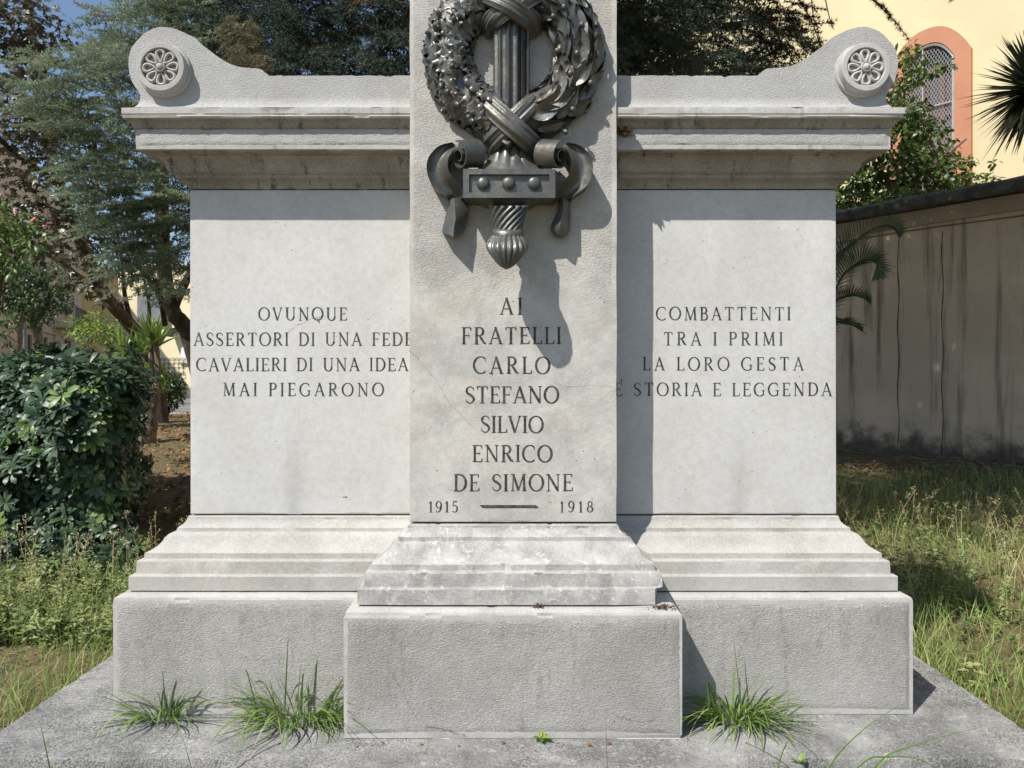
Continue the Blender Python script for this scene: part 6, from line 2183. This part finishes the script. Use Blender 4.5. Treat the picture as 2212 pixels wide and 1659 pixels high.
# ------------------------------------------------------------------ tufts rooted in the joints of the slab
M['tuft'] = leafmat("fresh grass tuft", (0.10, 0.185, 0.036), (0.23, 0.34, 0.08), (0.42, 0.40, 0.15), 0.4, 0.3, 0.45)
def tuft(name, label, cat, base, N, L, seed, spread=0.9, w=0.0065, radius=0.05, lean=(0, -0.25, 0), specials=(), group=None, mat=None, up=1.0, paths=()):
    r = np.random.default_rng(seed)
    t = thing(name, label, cat, tuple(base), group)
    parts = []
    def blade(b, d, LL, ww, droop):
        d = np.array(d, float); d /= np.linalg.norm(d)
        s = np.cross(d, [0, 0, 1.0]); s /= np.linalg.norm(s) + 1e-9
        Vv, Ff = [], []
        n = 9
        for i in range(n + 1):
            u = i / n
            c = np.array(b) + d * LL * u * (1 - 0.12 * droop * u) + np.array([0, 0, -1.0]) * droop * LL * u ** 2.2 * 0.55 + np.array([d[0], d[1], 0]) * droop * LL * 0.25 * u * u
            hw = ww * 0.5 * min(1, 0.5 + u * 2) * (1 - u ** 2.2) + 0.0004
            Vv += [c - s * hw + np.array([0, 0, hw * .4]), c, c + s * hw + np.array([0, 0, hw * .4])]
        for i in range(n):
            for k in range(2):
                Ff.append([i * 3 + k, i * 3 + k + 1, i * 3 + k + 4, i * 3 + k + 3])
        parts.append((np.array(Vv), np.array(Ff), np.full(len(Ff), r.uniform(0, 0.85) if r.random() > 0.07 else 1.0)))
    for i in range(N):
        a = r.uniform(0, 2 * math.pi); q = radius * math.sqrt(r.uniform(0, 1))
        b = np.array(base) + np.array([q * math.cos(a) * 1.5, q * math.sin(a) * 0.7, -0.005])
        a2 = a + r.normal() * 0.6
        sp_ = spread * r.uniform(0.25, 1.5)
        d = np.array([math.cos(a2) * sp_, math.sin(a2) * sp_ * 0.7, up]) + np.array(lean)
        blade(b, d, L * r.uniform(0.5, 1.2), w * r.uniform(.7, 1.2), r.uniform(0.2, 1.5))
    for (dx, dy, dz, LL, dr) in specials:
        blade(np.array(base) + r.normal(size=3) * np.array([.02, .01, 0]), (dx, dy, dz), LL, w, dr)
    for pth in paths:
        P = [Vector(p) for p in pth]; out = []
        for i in range(len(P) - 1):
            p0, p1, p2, p3 = P[max(i - 1, 0)], P[i], P[i + 1], P[min(i + 2, len(P) - 1)]
            for k in range(6):
                t_ = k / 6
                out.append(0.5 * ((2 * p1) + (p2 - p0) * t_ + (2 * p0 - 5 * p1 + 4 * p2 - p3) * t_ * t_ + (3 * p1 - p0 - 3 * p2 + p3) * t_ ** 3))
        out.append(P[-1]); n = len(out) - 1; Vv, Ff = [], []
        for i, c in enumerate(out):
            d = (out[min(i + 1, n)] - out[max(i - 1, 0)]).normalized(); s_ = d.cross(Vector((0, -1, 0.3))).normalized() * (0.0026 * (1 - (i / n) ** 2) + 0.0003)
            Vv += [tuple(c - s_), tuple(c + Vector((0, -0.002, 0))), tuple(c + s_)]
        for i in range(n):
            for k in range(2): Ff.append([i * 3 + k, i * 3 + k + 1, i * 3 + k + 4, i * 3 + k + 3])
        parts.append((np.array(Vv), np.array(Ff), np.full(len(Ff), 0.25)))
    V, Fc, vv = join(parts)
    big_mesh("blades", V, Fc, mat or M['tuft'], t, vv)
    return t
zs_ = SLAB
b1 = at(352, 1560, 2.90 - 0.02); b1.z = zs_
tuft("grass_tuft", "smallest of the three green grass tufts, under the far left of the plain left block", "grass tuft", (b1.x, 2.875, zs_), 70, 0.27, 1, specials=((-0.75, -.1, 0.75, 0.30, 0.5), (-0.15, -.1, 1, 0.30, 0.15), (0.1, -.1, 1, 0.22, .6), (0.9, -.3, .25, .25, .2), (-0.9, -.4, .2, .2, .3)))
b2 = at(640, 1560, 2.87)
tuft("grass_tuft", "widest green grass tuft, growing in the corner between left block and central block", "grass tuft", (b2.x, 2.86, zs_), 190, 0.31, 2, radius=0.10, specials=((-0.75, -.1, 0.80, 0.36, 0.4), (0.06, -.05, 1, 0.34, 0.05), (0.35, -.05, 1, 0.33, 0.15), (-0.9, -.2, .35, .33, .4), (-0.7, -.5, .2, .3, .3), (0.2, -.6, .3, .25, .3), (-.3, -.05, 1, .3, .2), (.5, -.1, 1, .28, .5)))
b3 = at(1590, 1558, 2.87)
tuft("grass_tuft", "bushy green grass tuft at the right side of the central block, half in its shadow", "grass tuft", (b3.x, 2.85, zs_), 170, 0.30, 3, radius=0.07, lean=(0.10, -0.25, 0), specials=((-0.12, -.05, 1, 0.36, 0.08), (0.7, -.2, 0.8, 0.36, 0.9), (0.75, -.1, .55, .34, .9), (.9, -.3, .3, .30, .6), (-.35, -.8, .25, .30, .2), (.55, -.05, 1, .3, .3), (.35, -.05, 1, .3, .4)))
# long blades rising in front of the slab
tuft("grass_tuft", "few long arching grass blades at the bottom right edge, in front of the slab", "grass tuft", (0.86, 2.18, 0.03), 14, 0.24, 4, specials=((0.9, .25, 0.75, 0.62, 0.75), (0.75, .5, 0.85, 0.60, 0.5), (1.0, .1, 0.5, 0.5, .9), (-.4, .2, 1, .3, .5), (.55, .1, .8, .45, .8)), up=0.8, paths=([(0.78, 2.2, .03), (0.90, 2.2, .30), (1.0, 2.21, .405), (1.115, 2.22, .475)], [(0.86, 2.2, .03), (1.03, 2.2, .303), (1.15, 2.2, .37), (1.335, 2.2, .42)], [(0.80, 2.2, .03), (0.98, 2.2, .30), (1.07, 2.2, .335), (1.17, 2.2, .325), (1.24, 2.2, .27)], [(0.70, 2.2, .03), (0.76, 2.2, .32), (0.80, 2.2, .40)]))
tuft("grass_tuft", "single thin upright grass blade in front of the central block", "grass blade", (0.27, 2.25, 0.02), 1, 0.02, 5, specials=((-0.03, .02, 1, 0.42, 0.02),), w=0.0045)
tuft("grass_tuft", "few thin leaning grass blades at the bottom left edge, in front of the slab", "grass tuft", (-0.86, 2.20, 0.02), 8, 0.20, 6, specials=((-0.25, .05, 1, 0.42, 0.15), (-0.5, .05, 1, 0.36, 0.3), (-.8, .1, .6, .3, .7), (.3, 0, .8, .2, .5)))
tuft("grass_tuft", "sparse grass blades at the far bottom left in front of the slab", "grass tuft", (-1.40, 2.40, 0.02), 12, 0.22, 7, specials=((-0.2, .05, 1, 0.38, 0.2), (0.2, .05, 1, 0.34, 0.2), (-.9, 0, .5, .3, .6), (.6, 0, .6, .3, .5)))

def sprout(name, label, base, leaves, size, mat, seed, cat="weed"):
    r = np.random.default_rng(seed)
    t = thing(name, label, cat, tuple(base))
    parts = []
    for i in range(leaves):
        a = i * 2.4 + r.normal() * .2; e = r.uniform(0.15, 0.9)
        D = np.array([[math.cos(a), math.sin(a) - .2, e]]); 
        V, Fc = scatter(*t_leaf(0.42, 0.06, 0.2), basis(D, np.array([[0, -.2, 1.0]])), np.array([base]) + np.array([[0, 0, size * 0.35 * i / leaves]]), np.array([size * r.uniform(.7, 1.1)]))
        parts.append((V, Fc, np.full(8, r.uniform(0, 1))))
    V, Fc, vv = join(parts)
    big_mesh("leaves", V, Fc, mat, t, vv)
    mb = MB(); mb.tube([tuple(base), (base[0], base[1], base[2] + size * 0.4)], 0.0015, 5); mb.build("stem", mat, t)
p = at(1168, 1598, 2.70)
sprout("weed_sprout", "tiny bright yellow green weed sprout at the foot of the central block", (p.x, 2.693, SLAB), 7, 0.040, M['lime_leaf'], 2)
p = at(1347, 300, 2.97)
sprout("joint_weed", "small reddish green weed rooted on the cornice right beside the stele", (p.x, 2.955, 2.345), 26, 0.052, leafmat("reddish weed leaves", (0.06, 0.09, 0.025), (0.20, 0.10, 0.05), None, 0.5, 0.2), 3)
p = at(1720, 1640, 2.56)
sprout("weed_sprout", "small pointed green weed leaf at the right front edge of the slab", (p.x, 2.535, SLAB), 4, 0.034, M['tuft'], 5)

# dry scraps lying on the slab
scrap = None
sp = [(824, 1607, "orange red dry leaf scrap by the left foot of the central block"), (766, 1616, "dark brown dry scrap left of the central block foot"), (905, 1612, "curled dark scrap at the foot of the central block, left of the sprout"), (988, 1613, "reddish curled dry scrap on the slab, midway left of the sprout"), (1082, 1609, "small red scrap on the slab just left of the sprout"), (1268, 1612, "brown seed on the slab right of the sprout"), (521, 1556, "orange brown scrap on the slab between two grass tufts"), (630, 1578, "reddish scrap under the widest grass tuft"), (372, 1563, "brown scrap under the smallest grass tuft"), (1310, 1608, "pale dry scrap near the right foot of the central block")]
for i, (x, y, lab) in enumerate(sp):
    Yd = F * (CZ - SLAB) / (y - CY)
    q = at(x, y, Yd)
    r = np.random.default_rng(200 + i)
    V, Fc = scatter(*t_leaf(0.6, 0.16, 0.2), basis(np.array([[1, r.normal() * .6, 0.15]]), np.array([[r.normal() * .3, -.4, 1.0]])), np.array([[q.x, q.y, SLAB + 0.004]]), np.array([0.017 * r.uniform(0.6, 1.25)]))
    tag(big_mesh("leaf_scrap", V, Fc, M['dead_leaf'], None, np.full(8, r.uniform(0, 1))), lab, "dry leaf", "dry leaf scraps on the slab")

def moss(x, y, D, z, n, rad, lab):
    c = at(x, y, D)
    T = np.stack([c.x + npr.normal(0, rad, n), D - np.abs(npr.normal(0, rad * .35, n)), np.full(n, z) + np.abs(npr.normal(0, rad * 0.18, n))], 1)
    V, Fc = scatter(*t_leaf(0.3, 0.1, .2), basis(rand_dirs(n), rand_dirs(n)), T, 0.010 * npr.uniform(.5, 1.3, n))
    tag(big_mesh("moss_clump", V, Fc, M['dry_needle'], None, np.repeat(npr.uniform(0, 1, n), 8)), lab, "moss")
moss(1430, 1306, 2.735, 0.609, 160, 0.022, "brown dry moss clump at the broken right corner of the central base")
moss(1165, 1308, 2.742, 0.609, 70, 0.014, "small brown moss clump under the middle of the central base moulding")
